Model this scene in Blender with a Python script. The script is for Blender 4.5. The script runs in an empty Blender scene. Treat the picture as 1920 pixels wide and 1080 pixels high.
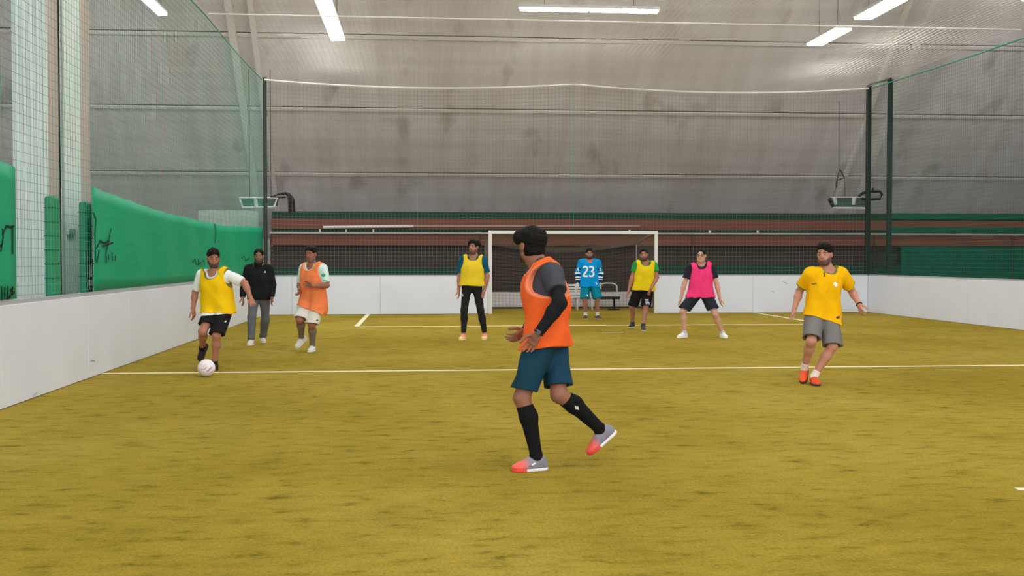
import bpy, bmesh, math, random
import numpy as np
from mathutils import Vector, Matrix
from mathutils.bvhtree import BVHTree
random.seed(7); np.random.seed(7)
SC = bpy.context.scene
COL = SC.collection
# ------------------------------------------------------------------ camera
FPX = 2000.0
CAMH = 1.53
PSI = math.radians(4.97)
TH = math.radians(1.52)
CP = np.array([0.0, 0.0, CAMH])
C_R = np.array([math.cos(PSI), -math.sin(PSI), 0])
_h = np.array([math.sin(PSI), math.cos(PSI), 0])
C_F = _h*math.cos(TH) + np.array([0, 0, -math.sin(TH)])
C_U = _h*math.sin(TH) + np.array([0, 0, math.cos(TH)])
def ray(px, py): return C_F + (px-960)/FPX*C_R + (540-py)/FPX*C_U
def P(px, py, D): return CP + D*ray(px, py)
def onz(px, py, z=0.0):
    r = ray(px, py); return CP + r*((z-CAMH)/r[2])
def ony(px, py, y):
    r = ray(px, py); return CP + r*(y/r[1])
def onx(px, py, x):
    r = ray(px, py); return CP + r*(x/r[0])
def depth(p): return float(np.dot(np.asarray(p)-CP, C_F))
cam = bpy.data.cameras.new('camera'); camo = bpy.data.objects.new('camera', cam); COL.objects.link(camo)
cam.sensor_width = 36; cam.lens = FPX/1920*36; cam.clip_end = 200
camo.location = CP; camo.rotation_euler = (math.pi/2-TH, 0, -PSI)
SC.camera = camo
SC.view_settings.view_transform = 'Standard'; SC.view_settings.look = 'None'
SC.view_settings.gamma = 1; SC.view_settings.use_curve_mapping = False
SC.view_settings.exposure = 0.0
# ------------------------------------------------------------------ helpers
def lin(c):
    c = c/255.0
    return c/12.92 if c <= .04045 else ((c+.055)/1.055)**2.4
GAIN = 1.12
def col(r, g, b, k=None):
    k = GAIN if k is None else k
    return tuple(min(.92, lin(v)*k) for v in (r, g, b))
def norm(v):
    v = np.asarray(v, float); return v/np.linalg.norm(v)
def newmat(name):
    m = bpy.data.materials.new(name); m.use_nodes = True
    nt = m.node_tree; b = nt.nodes['Principled BSDF']
    return m, nt, b
def mat(name, c, rough=.7, var=.0, scale=8., bump=0., bscale=60., metal=0., spec=.3, stretch=(1, 1, 1), attr=False):
    m, nt, b = newmat(name)
    b.inputs['Roughness'].default_value = rough; b.inputs['Metallic'].default_value = metal
    b.inputs['Specular IOR Level'].default_value = spec
    b.inputs['Base Color'].default_value = (*c, 1)
    src = None
    if attr:
        a = nt.nodes.new('ShaderNodeAttribute'); a.attribute_name = 'Col'; src = a.outputs['Color']
    tc = nt.nodes.new('ShaderNodeTexCoord'); mp = nt.nodes.new('ShaderNodeMapping'); mp.inputs['Scale'].default_value = stretch
    nt.links.new(tc.outputs['Object'], mp.inputs['Vector'])
    if var > 0 or attr:
        n = nt.nodes.new('ShaderNodeTexNoise'); n.inputs['Scale'].default_value = scale; n.inputs['Detail'].default_value = 5
        nt.links.new(mp.outputs[0], n.inputs['Vector'])
        mr = nt.nodes.new('ShaderNodeMapRange'); mr.inputs['From Min'].default_value = .25; mr.inputs['From Max'].default_value = .75
        mr.inputs['To Min'].default_value = 1-var; mr.inputs['To Max'].default_value = 1+var
        nt.links.new(n.outputs['Fac'], mr.inputs['Value'])
        vm = nt.nodes.new('ShaderNodeVectorMath'); vm.operation = 'SCALE'
        if src: nt.links.new(src, vm.inputs[0])
        else: vm.inputs[0].default_value = c
        nt.links.new(mr.outputs[0], vm.inputs['Scale'])
        nt.links.new(vm.outputs[0], b.inputs['Base Color'])
    if bump > 0:
        n2 = nt.nodes.new('ShaderNodeTexNoise'); n2.inputs['Scale'].default_value = bscale; n2.inputs['Detail'].default_value = 3
        nt.links.new(mp.outputs[0], n2.inputs['Vector'])
        bp = nt.nodes.new('ShaderNodeBump'); bp.inputs['Strength'].default_value = bump; bp.inputs['Distance'].default_value = .01
        nt.links.new(n2.outputs['Fac'], bp.inputs['Height']); nt.links.new(bp.outputs[0], b.inputs['Normal'])
    return m
def emis(name, c, s):
    m, nt, b = newmat(name)
    b.inputs['Base Color'].default_value = (.8, .8, .8, 1)
    b.inputs['Emission Color'].default_value = (*c, 1); b.inputs['Emission Strength'].default_value = s
    return m
class MB:
    """collects simple shapes into one mesh"""
    def __init__(s): s.v = []; s.f = []
    def quad(s, a, b, c, d):
        n = len(s.v); s.v += [tuple(a), tuple(b), tuple(c), tuple(d)]; s.f.append((n, n+1, n+2, n+3)); return s
    def box(s, lo, hi):
        (x0, y0, z0), (x1, y1, z1) = lo, hi
        n = len(s.v)
        s.v += [(x0, y0, z0), (x1, y0, z0), (x1, y1, z0), (x0, y1, z0), (x0, y0, z1), (x1, y0, z1), (x1, y1, z1), (x0, y1, z1)]
        s.f += [tuple(n+i for i in q) for q in ((0, 3, 2, 1), (4, 5, 6, 7), (0, 1, 5, 4), (1, 2, 6, 5), (2, 3, 7, 6), (3, 0, 4, 7))]
        return s
    def obox(s, c, ax, ay, az):
        c, ax, ay, az = map(np.asarray, (c, ax, ay, az)); n = len(s.v)
        for dz in (-1, 1):
            for dx, dy in ((-1, -1), (1, -1), (1, 1), (-1, 1)): s.v.append(tuple(c+dx*ax+dy*ay+dz*az))
        s.f += [tuple(n+i for i in q) for q in ((0, 3, 2, 1), (4, 5, 6, 7), (0, 1, 5, 4), (1, 2, 6, 5), (2, 3, 7, 6), (3, 0, 4, 7))]
        return s
    def tube(s, pts, r, n=6, cap=True, closed=False):
        pts = [np.asarray(p, float) for p in pts]; m = len(pts); base = len(s.v)
        for i, p in enumerate(pts):
            if closed: t = pts[(i+1) % m]-pts[i-1]
            else: t = pts[min(i+1, m-1)]-pts[max(i-1, 0)]
            t = norm(t); ref = np.array([0, 0, 1.]) if abs(t[2]) < .9 else np.array([1., 0, 0])
            a = norm(np.cross(t, ref)); b = np.cross(t, a); rr = r[i] if hasattr(r, '__len__') else r
            for k in range(n):
                an = 2*math.pi*k/n; s.v.append(tuple(p+rr*(math.cos(an)*a+math.sin(an)*b)))
        for i in range(m if closed else m-1):
            i2 = (i+1) % m
            for k in range(n):
                k2 = (k+1) % n; s.f.append((base+i*n+k, base+i*n+k2, base+i2*n+k2, base+i2*n+k))
        if cap and not closed:
            s.f.append(tuple(base+k for k in range(n))[::-1]); s.f.append(tuple(base+(m-1)*n+k for k in range(n)))
        return s
    def build(s, name, m, parent=None, smooth=False, bevel=0, origin=None):
        me = bpy.data.meshes.new(name)
        o0 = np.zeros(3) if origin is None else np.asarray(origin, float)
        me.from_pydata([tuple(np.asarray(v)-o0) for v in s.v], [], s.f)
        if m: me.materials.append(m)
        if smooth: me.polygons.foreach_set('use_smooth', [True]*len(me.polygons))
        o = bpy.data.objects.new(name, me); COL.objects.link(o)
        if parent is not None:
            o.parent = parent
        else:
            o.location = o0
        if bevel:
            md = o.modifiers.new('bevel', 'BEVEL'); md.width = bevel; md.segments = 2; md.limit_method = 'ANGLE'
        return o
def tag(o, label=None, cat=None, group=None, kind=None):
    if label: o['label'] = label
    if cat: o['category'] = cat
    if group: o['group'] = group
    if kind: o['kind'] = kind
    return o
def empty(name, loc, label=None, cat=None, group=None):
    o = bpy.data.objects.new(name, None); COL.objects.link(o); o.location = tuple(loc); o.empty_display_size = .1
    return tag(o, label, cat, group)
def struct(o): o['kind'] = 'structure'; return o
# ------------------------------------------------------------------ the hall
XL, XR = -4.24, 13.0
YB = 30.0          # face of the end boards
YN = 1.0           # boards start near the camera
BH = 1.06          # boards height
NT = 6.5           # net height
M_board = mat('white board plastic', col(217, 222, 235), .45, .03, 1.2, spec=.35)
M_cap = mat('grey board cap', col(160, 166, 168), .5)
M_dark = mat('near black', (.012, .012, .013), .6)
M_turfline = mat('white turf line', col(228, 220, 190), .9, .12, 9, .3, 80)
# turf ---------------------------------------------------------------
def turf_mat():
    m, nt, b = newmat('olive turf'); N = nt.nodes; L = nt.links
    b.inputs['Roughness'].default_value = .95; b.inputs['Specular IOR Level'].default_value = .08
    tc = N.new('ShaderNodeTexCoord')
    def noise(scale, detail, sx, sy, rough=.55):
        mp = N.new('ShaderNodeMapping'); mp.inputs['Scale'].default_value = (sx, sy, 1)
        L.new(tc.outputs['Object'], mp.inputs['Vector'])
        n = N.new('ShaderNodeTexNoise'); n.inputs['Scale'].default_value = scale; n.inputs['Detail'].default_value = detail
        n.inputs['Roughness'].default_value = rough
        L.new(mp.outputs[0], n.inputs['Vector']); return n.outputs['Fac']
    def ramp(src, stops):
        r = N.new('ShaderNodeValToRGB'); L.new(src, r.inputs['Fac'])
        e = r.color_ramp.elements
        e[0].position, e[0].color = stops[0][0], (*stops[0][1], 1)
        e[1].position, e[1].color = stops[-1][0], (*stops[-1][1], 1)
        for p, c in stops[1:-1]:
            x = e.new(p); x.color = (*c, 1)
        return r.outputs['Color']
    def mix(a, bb, fac=1.0, mode='MULTIPLY'):
        x = N.new('ShaderNodeMix'); x.data_type = 'RGBA'; x.blend_type = mode; x.inputs['Factor'].default_value = fac
        L.new(a, x.inputs['A']); L.new(bb, x.inputs['B']); return x.outputs['Result']
    big = ramp(noise(.35, 4, 1, .8), [(.3, col(137, 119, 35)), (.5, col(151, 132, 47)), (.7, col(161, 142, 61))])
    mid = ramp(noise(1.5, 6, 1.0, .9, .6), [(.25, (.82, .82, .74)), (.45, (.99, .99, .98)), (.7, (1.08, 1.08, 1.12))])
    tuft = ramp(noise(5.0, 5, .8, 1.6, .62), [(.30, (.46, .48, .32)), (.40, (.86, .87, .76)), (.49, (1.0, 1.0, 1.0)), (.78, (1.16, 1.14, 1.14))])
    fine = ramp(noise(55, 3, 1, .6, .7), [(.25, (.62, .62, .52)), (.5, (1, 1, 1)), (.75, (1.25, 1.24, 1.25))])
    c = mix(mix(mix(big, mid), tuft), fine, .8)
    L.new(c, b.inputs['Base Color'])
    bp = N.new('ShaderNodeBump'); bp.inputs['Strength'].default_value = .6; bp.inputs['Distance'].default_value = .02
    L.new(noise(70, 3, 1, 1), bp.inputs['Height']); L.new(bp.outputs[0], b.inputs['Normal'])
    return m
M_turf = turf_mat()
M_conc = mat('hall concrete floor', col(90, 86, 82), .9, .15, 2)
struct(MB().box((-30, -14, -.30), (40, 60, -.05)).build('floor', M_conc))
tf = MB().box((XL-.05, -12, -.05), (XR+.05, YB+3.4, 0)).build('artificial_turf', M_turf); struct(tf)
tf.name = 'floor_turf'
# white lines painted in the turf (thin, 4 mm proud)
def line_strip(name, pts, w, label, cat='line marking', group=None):
    m = MB()
    for (a, b) in zip(pts[:-1], pts[1:]):
        a = np.array([a[0], a[1], 0.]); b = np.array([b[0], b[1], 0.]); d = norm(b-a); s = np.array([-d[1], d[0], 0])
        c = (a+b)/2; m.obox(c+np.array([0, 0, .001]), d*(np.linalg.norm(b-a)/2+w/2), s*w/2, (0, 0, .003))
    o = m.build(name, M_turfline); tag(o, label, cat, group); return o
yl = (onz(300, 697)[1]+onz(1800, 688.5)[1])/2
line_strip('line_marking', [(XL+.04, yl), (XR-.02, yl)], .095, 'long white line right across the turf behind the nearest player', 'line marking')
yp = (onz(668, 613)[1]+onz(1495, 608)[1])/2
xl = onz(668, 613)[0]; xr = onz(1500, 600)[0]
line_strip('penalty_box_line', [(xl, YB-.02), (xl, yp), (xr, yp), (xr, YB-.02)], .11, 'white penalty box outline on the turf in front of the goal', 'line marking')
pm = onz(1148, 623)
line_strip('penalty_mark', [(pm[0]-.17, pm[1]), (pm[0]+.17, pm[1])], .11, 'short white penalty mark on the turf before the goalkeeper', 'line marking')
km = onz(1926, 917)
line_strip('kickoff_mark', [(km[0]-.04, km[1]), (km[0]+.3, km[1]-.05)], .07, 'small white turf mark at the right edge of the photo', 'line marking')
# boards -------------------------------------------------------------
GX0, GX1 = onz(915.5, 586)[0], onz(1219, 585)[0]     # goal posts
GZ = 2.30
def boards(name, a, b, panels, t=.06):
    """row of white panels from a to b (x,y), inner face along the line, small seams"""
    a = np.array([*a, 0.]); b = np.array([*b, 0.]); d = norm(b-a); n = np.array([-d[1], d[0], 0]); Lg = np.linalg.norm(b-a)
    m = MB(); cap = MB(); seam = MB(); cuts = [0]+panels+[Lg]
    for u0, u1 in zip(cuts[:-1], cuts[1:]):
        u0 += .004; u1 -= .004
        m.obox(a+d*(u0+u1)/2+n*t/2+np.array([0, 0, BH/2+.004]), d*(u1-u0)/2, n*t/2, (0, 0, BH/2-.004))
    seam.obox(a+d*Lg/2+n*(t/2+.012)+np.array([0, 0, BH/2]), d*Lg/2, n*t/2, (0, 0, BH/2-.01))
    cap.obox(a+d*Lg/2+n*(t*.75+.02)+np.array([0, 0, BH+.02]), d*Lg/2, n*(t*.75), (0, 0, .022))
    o = m.build(name, M_board, bevel=.003); struct(o)
    s = seam.build('board_backing', M_cap, o); c = cap.build('cap_rail', M_cap, o)
    return o
seamsL = [p-YN for p in (onx(6, 765, XL)[1], onx(166, 709, XL)[1], onx(243, 682, XL)[1], onx(360, 643, XL)[1])]
sL = [seamsL[0]-4.4, seamsL[0]-2.2]+seamsL+[seamsL[-1]+3.2, seamsL[-1]+6.4, seamsL[-1]+9.6]
boards('wall_left', (XL, YN), (XL, YB), [s for s in sL if .2 < s < YB-YN-.2][::1])
# left boards: outward normal must point to -x
sR = [YB-p for p in (onx(1708, 594, XR)[1], onx(1812, 608, XR)[1])]+[YB-12.6, YB-9.6, YB-6.6, YB-3.4]
boards('wall_right', (XR, YB), (XR, YN), sorted([s for s in sR if .3 < s < YB-YN-.3]))
xb = [onz(713, 590)[0], onz(560, 590)[0], onz(1415, 587)[0]]
boards('wall_back', (XL, YB), (GX0-.06, YB), [xb[0]-XL-2.44, xb[0]-XL])
o = boards('wall_back_right', (GX1+.06, YB), (XR, YB), [xb[2]-GX1-.06]); o.name = 'wall_back_goal_side'
# ------------------------------------------------------------------ nets
M_netside = mat('green net cord', col(78, 156, 136), .8)
M_netright = mat('deep green net cord', col(62, 104, 86), .8)
M_netback = mat('grey green net cord', col(118, 120, 112), .8)
M_netroof = mat('pale net cord', col(190, 188, 184), .9, spec=0)
M_rope = mat('pale rope', col(232, 230, 226), .8)
M_post = mat('dark green painted steel', col(28, 44, 40), .5)
def zy(py, Y, px=960): return ony(px, py, Y)[2]
def net_mesh(name, m, us, vs, f, r, nu=2, nv=2, parent=None, skip=None):
    """threads along u for every v and along v for every u"""
    mb = MB()
    for v in vs:
        mb.tube([f(u, v) for u in np.linspace(us[0], us[-1], nu)], r, 3, False)
    for u in us:
        mb.tube([f(u, v) for v in np.linspace(vs[0], vs[-1], nv)], r, 3, False)
    return mb.build(name, m, parent)
MESH = .105
def sagtop(t): return NT-.10*math.sin(math.pi*t)
# left side net
def fl(u, v):
    return (XL-.075, u, 1.14+v*(NT-1.14)-.05*v*abs(math.sin(u*.42)))
n = net_mesh('side_net', M_netside, np.arange(YN+4, YB+.05, MESH), np.linspace(0, 1, 52), fl, .0026, 30, 4)
tag(n, 'tall green square-mesh net above the left white boards', 'net')
mb = MB().tube([fl(u, 1) for u in np.linspace(YN+4, YB, 60)], .014, 5); mb.build('top_rope', M_netside, n)
def fr(u, v):
    return (XR+.075, u, 1.14+v*(NT-1.14)-.16*v*math.sin(math.pi*(u-12)/(YB-12)))
n = net_mesh('side_net', M_netright, np.arange(15, YB+.05, MESH), np.linspace(0, 1, 52), fr, .0028, 24, 4)
tag(n, 'tall green square-mesh net above the right white boards', 'net')
mb = MB().tube([fr(u, 1) for u in np.linspace(15, YB, 50)], .02, 5); mb.build('top_rope', M_netside, n)
# end net with an opening for the goal
def backsag(x):
    t = (x-XL)/(XR-XL); return .17*abs(math.sin(2*math.pi*t))**.8*(1 if t < .5 else 1.1)
def fb(u, v): return (u, YB+.075, 1.10+v*(NT-1.10)-backsag(u)*v)
mb = MB()
xs = np.arange(XL, XR+.01, MESH); zs = np.linspace(0, 1, 50)
for v in zs:
    z = fb(0, v)[2]
    for (a, b) in ([(XL, XR)] if z > GZ+.05 else [(XL, GX0-.06), (GX1+.06, XR)]):
        mb.tube([fb(u, v) for u in np.linspace(a, b, 40)], .0028, 3, False)
for u in xs:
    v0 = (GZ+.06-1.10)/(NT-1.10) if GX0-.06 < u < GX1+.06 else 0
    mb.tube([fb(u, v0), fb(u, 1)], .0030, 3, False)
n = mb.build('end_net', M_netback); tag(n, 'grey square-mesh net hanging above the end boards behind the goal line', 'net')
MB().tube([fb(u, 1) for u in np.linspace(XL, XR, 60)], .028, 6).build('top_rope', M_rope, n)
for u in (xs[40], xs[82]): MB().tube([fb(u, v) for v in (.25, .6, 1)], .005, 4).build('lacing_cord', M_netside, n)
# ceiling net, drooping between its cross ropes
YR = 22.2
def froof(u, v):
    t = (u-XL)/(XR-XL); s = (v-YR)/(YB-YR)
    sag_x = backsag(u) if s > .98 else .12*math.sin(math.pi*t)
    zz = NT-backsag(u)*max(0, min(1, (s-.5)*2)) - .18*math.sin(math.pi*t)*math.sin(math.pi*min(1, max(0, s)))
    if s < 0: zz += -.1*math.sin(math.pi*t)*min(1, -s*2)
    return (u, v, zz+.02)
n = net_mesh('ceiling_net', M_netroof, np.arange(XL, XR+.01, .125), np.arange(15, YB+.1, .125), froof, .0026, 40, 24)
tag(n, 'pale square-mesh net stretched overhead above the whole pitch', 'net')
MB().tube([np.array(froof(u, YR))-[0, 0, .01] for u in np.linspace(XL, XR, 50)], .016, 6).build('cross_rope', M_rope, n)
# net posts
def post(name, x, y, lab, s=.05, arm=None):
    m = MB().box((x-s, y-s, -.05), (x+s, y+s, NT+.06))
    o = m.build(name, M_post, bevel=.006); tag(o, lab, 'post', 'net posts')
    MB().box((x-s-.01, y-s-.01, NT+.06), (x+s+.01, y+s+.01, NT+.08)).build('post_cap', M_post, o)
    for z in (1.6, 2.9, 4.2, 5.5): MB().tube([(x+s+.008, y-.0, z), (x+s+.008, y, z+.18)], .012, 5).build('net_hook', M_netside, o)
    return o
post('net_post', ony(497, 300, YB+.2)[0], YB+.2, 'dark green steel net post at the left end of the end boards', .048)
post('net_post', ony(1628, 300, YB+.2)[0], YB+.2, 'left one of the two dark net posts at the right corner of the boards', .06)
o = post('net_post', onx(1668, 300, XR+.19)[0], onx(1668, 300, XR+.19)[1], 'right one of the two dark net posts at the right corner of the boards', .06)
pa = ony(1628, 300, YB+.2); pb = onx(1668, 300, XR+.19)
MB().tube([(pa[0]-.02, pa[1], NT+.12), (pb[0]+.02, pb[1], NT+.12)], .035, 6).build('corner_brace', M_post, o)
# ------------------------------------------------------------------ green screens
def tarp_mat():
    return mat('green woven screen', col(0, 150, 108), .6, .07, 5, .35, 14, stretch=(1, .25, 1.5))
M_tarp = tarp_mat()
M_ink = mat('black marker paint', col(18, 40, 34), .7)
def sheet(name, f, nu, nv, m, th=.006, axis=0, parent=None):
    mb = MB(); 
    for j in range(nv+1):
        for i in range(nu+1):
            mb.v.append(tuple(f(i/nu, j/nv)))
    for j in range(nv):
        for i in range(nu):
            a = j*(nu+1)+i; mb.f.append((a, a+1, a+nu+2, a+nu+1))
    o = mb.build(name, m, parent, smooth=True)
    md = o.modifiers.new('thickness', 'SOLIDIFY'); md.thickness = th; md.offset = 0
    return o
XT = XL-.045
tops = [(173, 350), (230, 372), (300, 396), (380, 415), (420, 423), (490, 426)]
topy = [(onx(a, b, XT)[1], onx(a, b, XT)[2]) for a, b in tops]
ty = [p[0] for p in topy]; tz = [p[1] for p in topy]
def ft(u, v):
    Y = ty[0]+(YB-.15-ty[0])*u; zt = np.interp(Y, ty, tz)+.006*math.sin(Y*7)
    return (XT+.012*math.sin(Y*3.1+v*2), Y, 1.115+v*(zt-1.115))
tp = sheet('green_screen', ft, 90, 8, M_tarp); tag(tp, 'long green fabric screen tied above the left boards, with black scrawl at its near end', 'screen')
yl0, yl1 = onx(-60, 300, XT)[1], onx(28, 300, XT)[1]
ztl = onx(15, 306, XT)[2]
def ft2(u, v):
    Y = yl0-5+(yl1-yl0+5)*u; return (XT+.01*math.sin(Y*4), Y, 1.115+v*(ztl-1.115-.03*max(0, u-.95)*20))
tp2 = sheet('green_screen', ft2, 30, 8, M_tarp); tag(tp2, 'green fabric screen cut off by the left edge of the photo, above the boards', 'screen')
def scrawl(strokes, parent, x, name='painted_scrawl'):
    for pts in strokes:
        mb = MB(); q = [onx(a, b, x) for a, b in pts]
        qq = []
        for a, b in zip(q[:-1], q[1:]):
            for t in (0, .5): qq.append(a+(b-a)*t)
        qq.append(q[-1])
        for i in range(len(qq)-1):
            a, b = qq[i], qq[i+1]; d = norm(b-a); s = np.array([0, -d[2], d[1]])*.012
            mb.obox((a+b)/2, (b-a)/2+d*.008, s, (.002, 0, 0))
        mb.build(name, M_ink, parent)
XI = XT+.016
scrawl([[(176, 400), (180, 412), (178, 440), (180, 492)], [(181, 465), (188, 452), (196, 456), (205, 452)], [(186, 470), (182, 492)],
        [(208, 430), (203, 455), (199, 475), (200, 492)], [(193, 462), (212, 455)], [(203, 478), (204, 486)], [(210, 474), (211, 488)], [(217, 480), (216, 488)]], tp, XI)
scrawl([[(361, 492), (366, 486), (368, 496)], [(372, 486), (371, 496), (378, 492)], [(381, 487), (384, 497)], [(453, 484), (458, 480), (460, 490), (468, 484)], [(402, 420), (404, 432), (403, 455)], [(404, 420), (406, 436), (404, 455)]], tp, XI)
scrawl([[(2, 470), (6, 445), (5, 430)], [(5, 440), (12, 424), (20, 426), (26, 424)], [(24, 428), (24, 475)], [(3, 538), (4, 562)], [(9, 540), (9, 560)], [(15, 538), (14, 560), (20, 556)], [(20, 545), (24, 540), (22, 552), (27, 548)], [(0, 462), (3, 460)]], tp2, XI)
# padded posts outside the left net
M_pad = mat('green pad vinyl', col(44, 138, 96), .5, .06, 4, .2, 20)
M_strap = mat('dark green strap', col(20, 84, 60), .6)
def pad(px, pytop, lab):
    a = onx(px, pytop, XL-.2); y0 = a[1]
    o = MB().box((XL-.30, y0, 0), (XL-.2, y0+.30, a[2])).build('padded_post', M_pad, bevel=.03); tag(o, lab, 'padded post', 'padded posts')
    for z in np.linspace(1.3, a[2]-.15, 6): MB().box((XL-.304, y0-.004, z), (XL-.196, y0+.304, z+.012)).build('strap', M_strap, o)
    return y0, o
pad(98, 367, 'green padded post in front of the white corrugated column, left one')
y2, pad2 = pad(161, 378, 'green padded post beside the near end of the long green screen')
M_white = mat('white paint', col(226, 228, 226), .45)
M_black = mat('black plastic', (.012, .012, .013), .45)
fl_ = MB().box((XL-.196, y2+.02, 1.14), (XL-.186, y2+.25, 1.54)).build('flyer', M_black, pad2); fl_['label'] = 'small black and white flyer'
for (a, b, c, d) in ((.04, .10, 1.18, 1.26), (.13, .2, 1.18, 1.26), (.07, .12, 1.30, 1.44), (.15, .19, 1.3, 1.48)): MB().box((XL-.188, y2+a, c), (XL-.181, y2+b, d)).build('print', M_white, fl_)
# white corrugated column
M_corr = mat('white corrugated sheet', col(212, 220, 216), .5, .05, 1.5)
M_pink = mat('pale pink steel', col(190, 172, 166), .6, .06, 2)
def corr(name, p0, p1, z0, z1, parent, pitch=.085, amp=.018):
    p0 = np.array([*p0, 0.]); p1 = np.array([*p1, 0.]); L_ = np.linalg.norm(p1-p0); d = norm(p1-p0); nn = np.array([d[1], -d[0], 0])
    k = max(2, int(L_/pitch)); prof = []
    for i in range(k):
        for a, o in ((0, 0), (.3, 0), (.42, amp), (.85, amp), (.97, 0)): prof.append(p0+d*(i+a)*L_/k+nn*o)
    prof.append(p1)
    mb = MB()
    for q in prof: mb.v += [tuple(q+[0, 0, z0]), tuple(q+[0, 0, z1])]
    for i in range(len(prof)-1): mb.f.append((2*i, 2*i+2, 2*i+3, 2*i+1))
    o = mb.build(name, M_corr, parent); md = o.modifiers.new('t', 'SOLIDIFY'); md.thickness = .008; return o
XC = -4.95
c0 = onx(90, 300, XC); c1 = onx(170, 300, XC); ca = onx(115, 300, XC); cb = onx(150, 300, XC)
xf = ony(24, 300, c0[1])[0]
core = MB().box((xf+.03, c0[1]+.03, -.05), (XC-.06, c1[1]-.03, 11)).build('corrugated_column', M_pink)
tag(core, 'tall white corrugated steel column standing outside the left net', 'column')
corr('cladding_sheet', (xf, c0[1]), (XC, c0[1]), 0, 11, core)
MB().box((XC-.05, c0[1]+.01, 0), (XC-.03, ca[1], 11)).build('recessed_strip', M_pink, core)
corr('cladding_sheet', (XC, ca[1]), (XC, cb[1]), 0, 11, core)
MB().box((XC-.05, cb[1], 0), (XC-.01, c1[1], 11)).build('edge_strip', M_pink, core)
MB().tube([(XC+.02, ca[1]+.02, 0), (XC+.02, ca[1]+.02, 11)], .011, 8).build('drain_pipe', M_cap, core)
jb = onx(133, 434, XC+.03)
o = MB().box((XC+.024, jb[1]-.16, jb[2]-.055), (XC+.05, jb[1]+.16, jb[2]+.055)).build('junction_box', M_white, bevel=.01); tag(o, 'small white junction box on the corrugated column', 'junction box')
MB().box((XC+.05, jb[1]-.13, jb[2]-.035), (XC+.054, jb[1]+.13, jb[2]+.035)).build('cover', M_cap, o)
# ------------------------------------------------------------------ sloping hall wall / roof
def hall_mat():
    m, nt, b = newmat('stained pale hall lining'); N = nt.nodes; L = nt.links
    b.inputs['Roughness'].default_value = .8; b.inputs['Specular IOR Level'].default_value = .2
    tc = N.new('ShaderNodeTexCoord')
    def nz(scale, st, det=5):
        mp = N.new('ShaderNodeMapping'); mp.inputs['Scale'].default_value = st; L.new(tc.outputs['Object'], mp.inputs['Vector'])
        n = N.new('ShaderNodeTexNoise'); n.inputs['Scale'].default_value = scale; n.inputs['Detail'].default_value = det
        L.new(mp.outputs[0], n.inputs['Vector']); return n.outputs['Fac']
    def ramp(s, p0, c0, p1, c1):
        r = N.new('ShaderNodeValToRGB'); L.new(s, r.inputs[0]); e = r.color_ramp.elements
        e[0].position = p0; e[0].color = (*c0, 1); e[1].position = p1; e[1].color = (*c1, 1); return r.outputs[0]
    def mul(a, bb, f=1):
        x = N.new('ShaderNodeMix'); x.data_type = 'RGBA'; x.blend_type = 'MULTIPLY'; x.inputs['Factor'].default_value = f
        L.new(a, x.inputs['A']); L.new(bb, x.inputs['B']); return x.outputs['Result']
    base = ramp(nz(.5, (1, 1, 1)), .3, col(219, 211, 208), .7, col(231, 226, 224))
    streak = ramp(nz(1.1, (1.6, .12, .12), 4), .3, (.86, .845, .82), .6, (1, 1, 1))
    band = ramp(nz(3.0, (.05, 1, 1), 3), .35, (.92, .91, .90), .6, (1, 1, 1))
    spot = ramp(nz(.9, (1, .6, .6), 6), .28, (.60, .57, .53), .40, (1, 1, 1))
    L.new(mul(mul(mul(base, streak), band), spot, .8), b.inputs['Base Color'])
    return m
M_hall = hall_mat()
M_rib = mat('pale roof beam', col(226, 222, 216), .7, .05, 2)
Y0w, Z0w, KS = 39.0, 3.62, .978
def wallY(z): return Y0w-(z-Z0w)*KS
def onslope(px, py):
    r = ray(px, py)   # y = Y0-(z-Z0)K
    t = (Y0w-(CAMH-Z0w)*KS)/(r[1]+r[2]*KS); return CP+r*t
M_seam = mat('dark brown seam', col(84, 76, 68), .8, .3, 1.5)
nS = norm((0, -1, -KS)); sS = norm((0, -KS, 1))
mb = MB(); zt = 14.0; zb = 2.3
_a = np.array([8, wallY(zb), zb]); _b = np.array([8, wallY(zt), zt]); mb.obox((_a+_b)/2-nS*.06, (26, 0, 0), (_b-_a)/2, nS*.06)
o = mb.build('wall_end', M_hall); struct(o)
o = MB().quad((-18, wallY(zb), -.1), (34, wallY(zb), -.1), (34, wallY(zb), zb), (-18, wallY(zb), zb)).build('wall_end_base', M_hall); struct(o); o.modifiers.new('t', 'SOLIDIFY').thickness = .1
o = MB().box((-18, -12, zt), (34, wallY(zt)+.1, zt+.15)).build('ceiling', M_hall); struct(o)
o = MB().box((-18.1, -12, -.1), (-18, wallY(zb), zt)).build('wall_hall_left', M_hall); struct(o)
o = MB().box((34, -12, -.1), (34.1, wallY(zb), zt)).build('wall_hall_right', M_hall); struct(o)
for k, py in enumerate((328, 208, 73)):
    p = onslope(960, py)
    m = MB().obox((8, p[1]+nS[1]*.03, p[2]+nS[2]*.03), (26, 0, 0), sS*.055, nS*.03)
    o = m.build('trim_%d' % (k+1), M_rib); struct(o)
    m = MB().obox(np.array([8, p[1], p[2]])-sS*-.075+nS*.012, (26, 0, 0), sS*.009, nS*.012)  # narrow raised dark brown strip along each wall seam
    m.build('seam_strip', M_seam, o)
def beam(x, w=.16, y0=392, k=4):
    a = onslope(x, y0); b = np.array([a[0], wallY(12.5), 12.5]); a = np.array([a[0], wallY(3.0), 3.0])
    m = MB().obox((a+b)/2+nS*.09, (w/2, 0, 0), (b-a)/2, nS*.09)
    o = m.build('trim_%d' % k, M_rib, bevel=.01); struct(o)
beam(485, .22, k=4); beam(520, .17, k=5); beam(1597, .2, k=6); beam(1560, .12, k=7)
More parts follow.
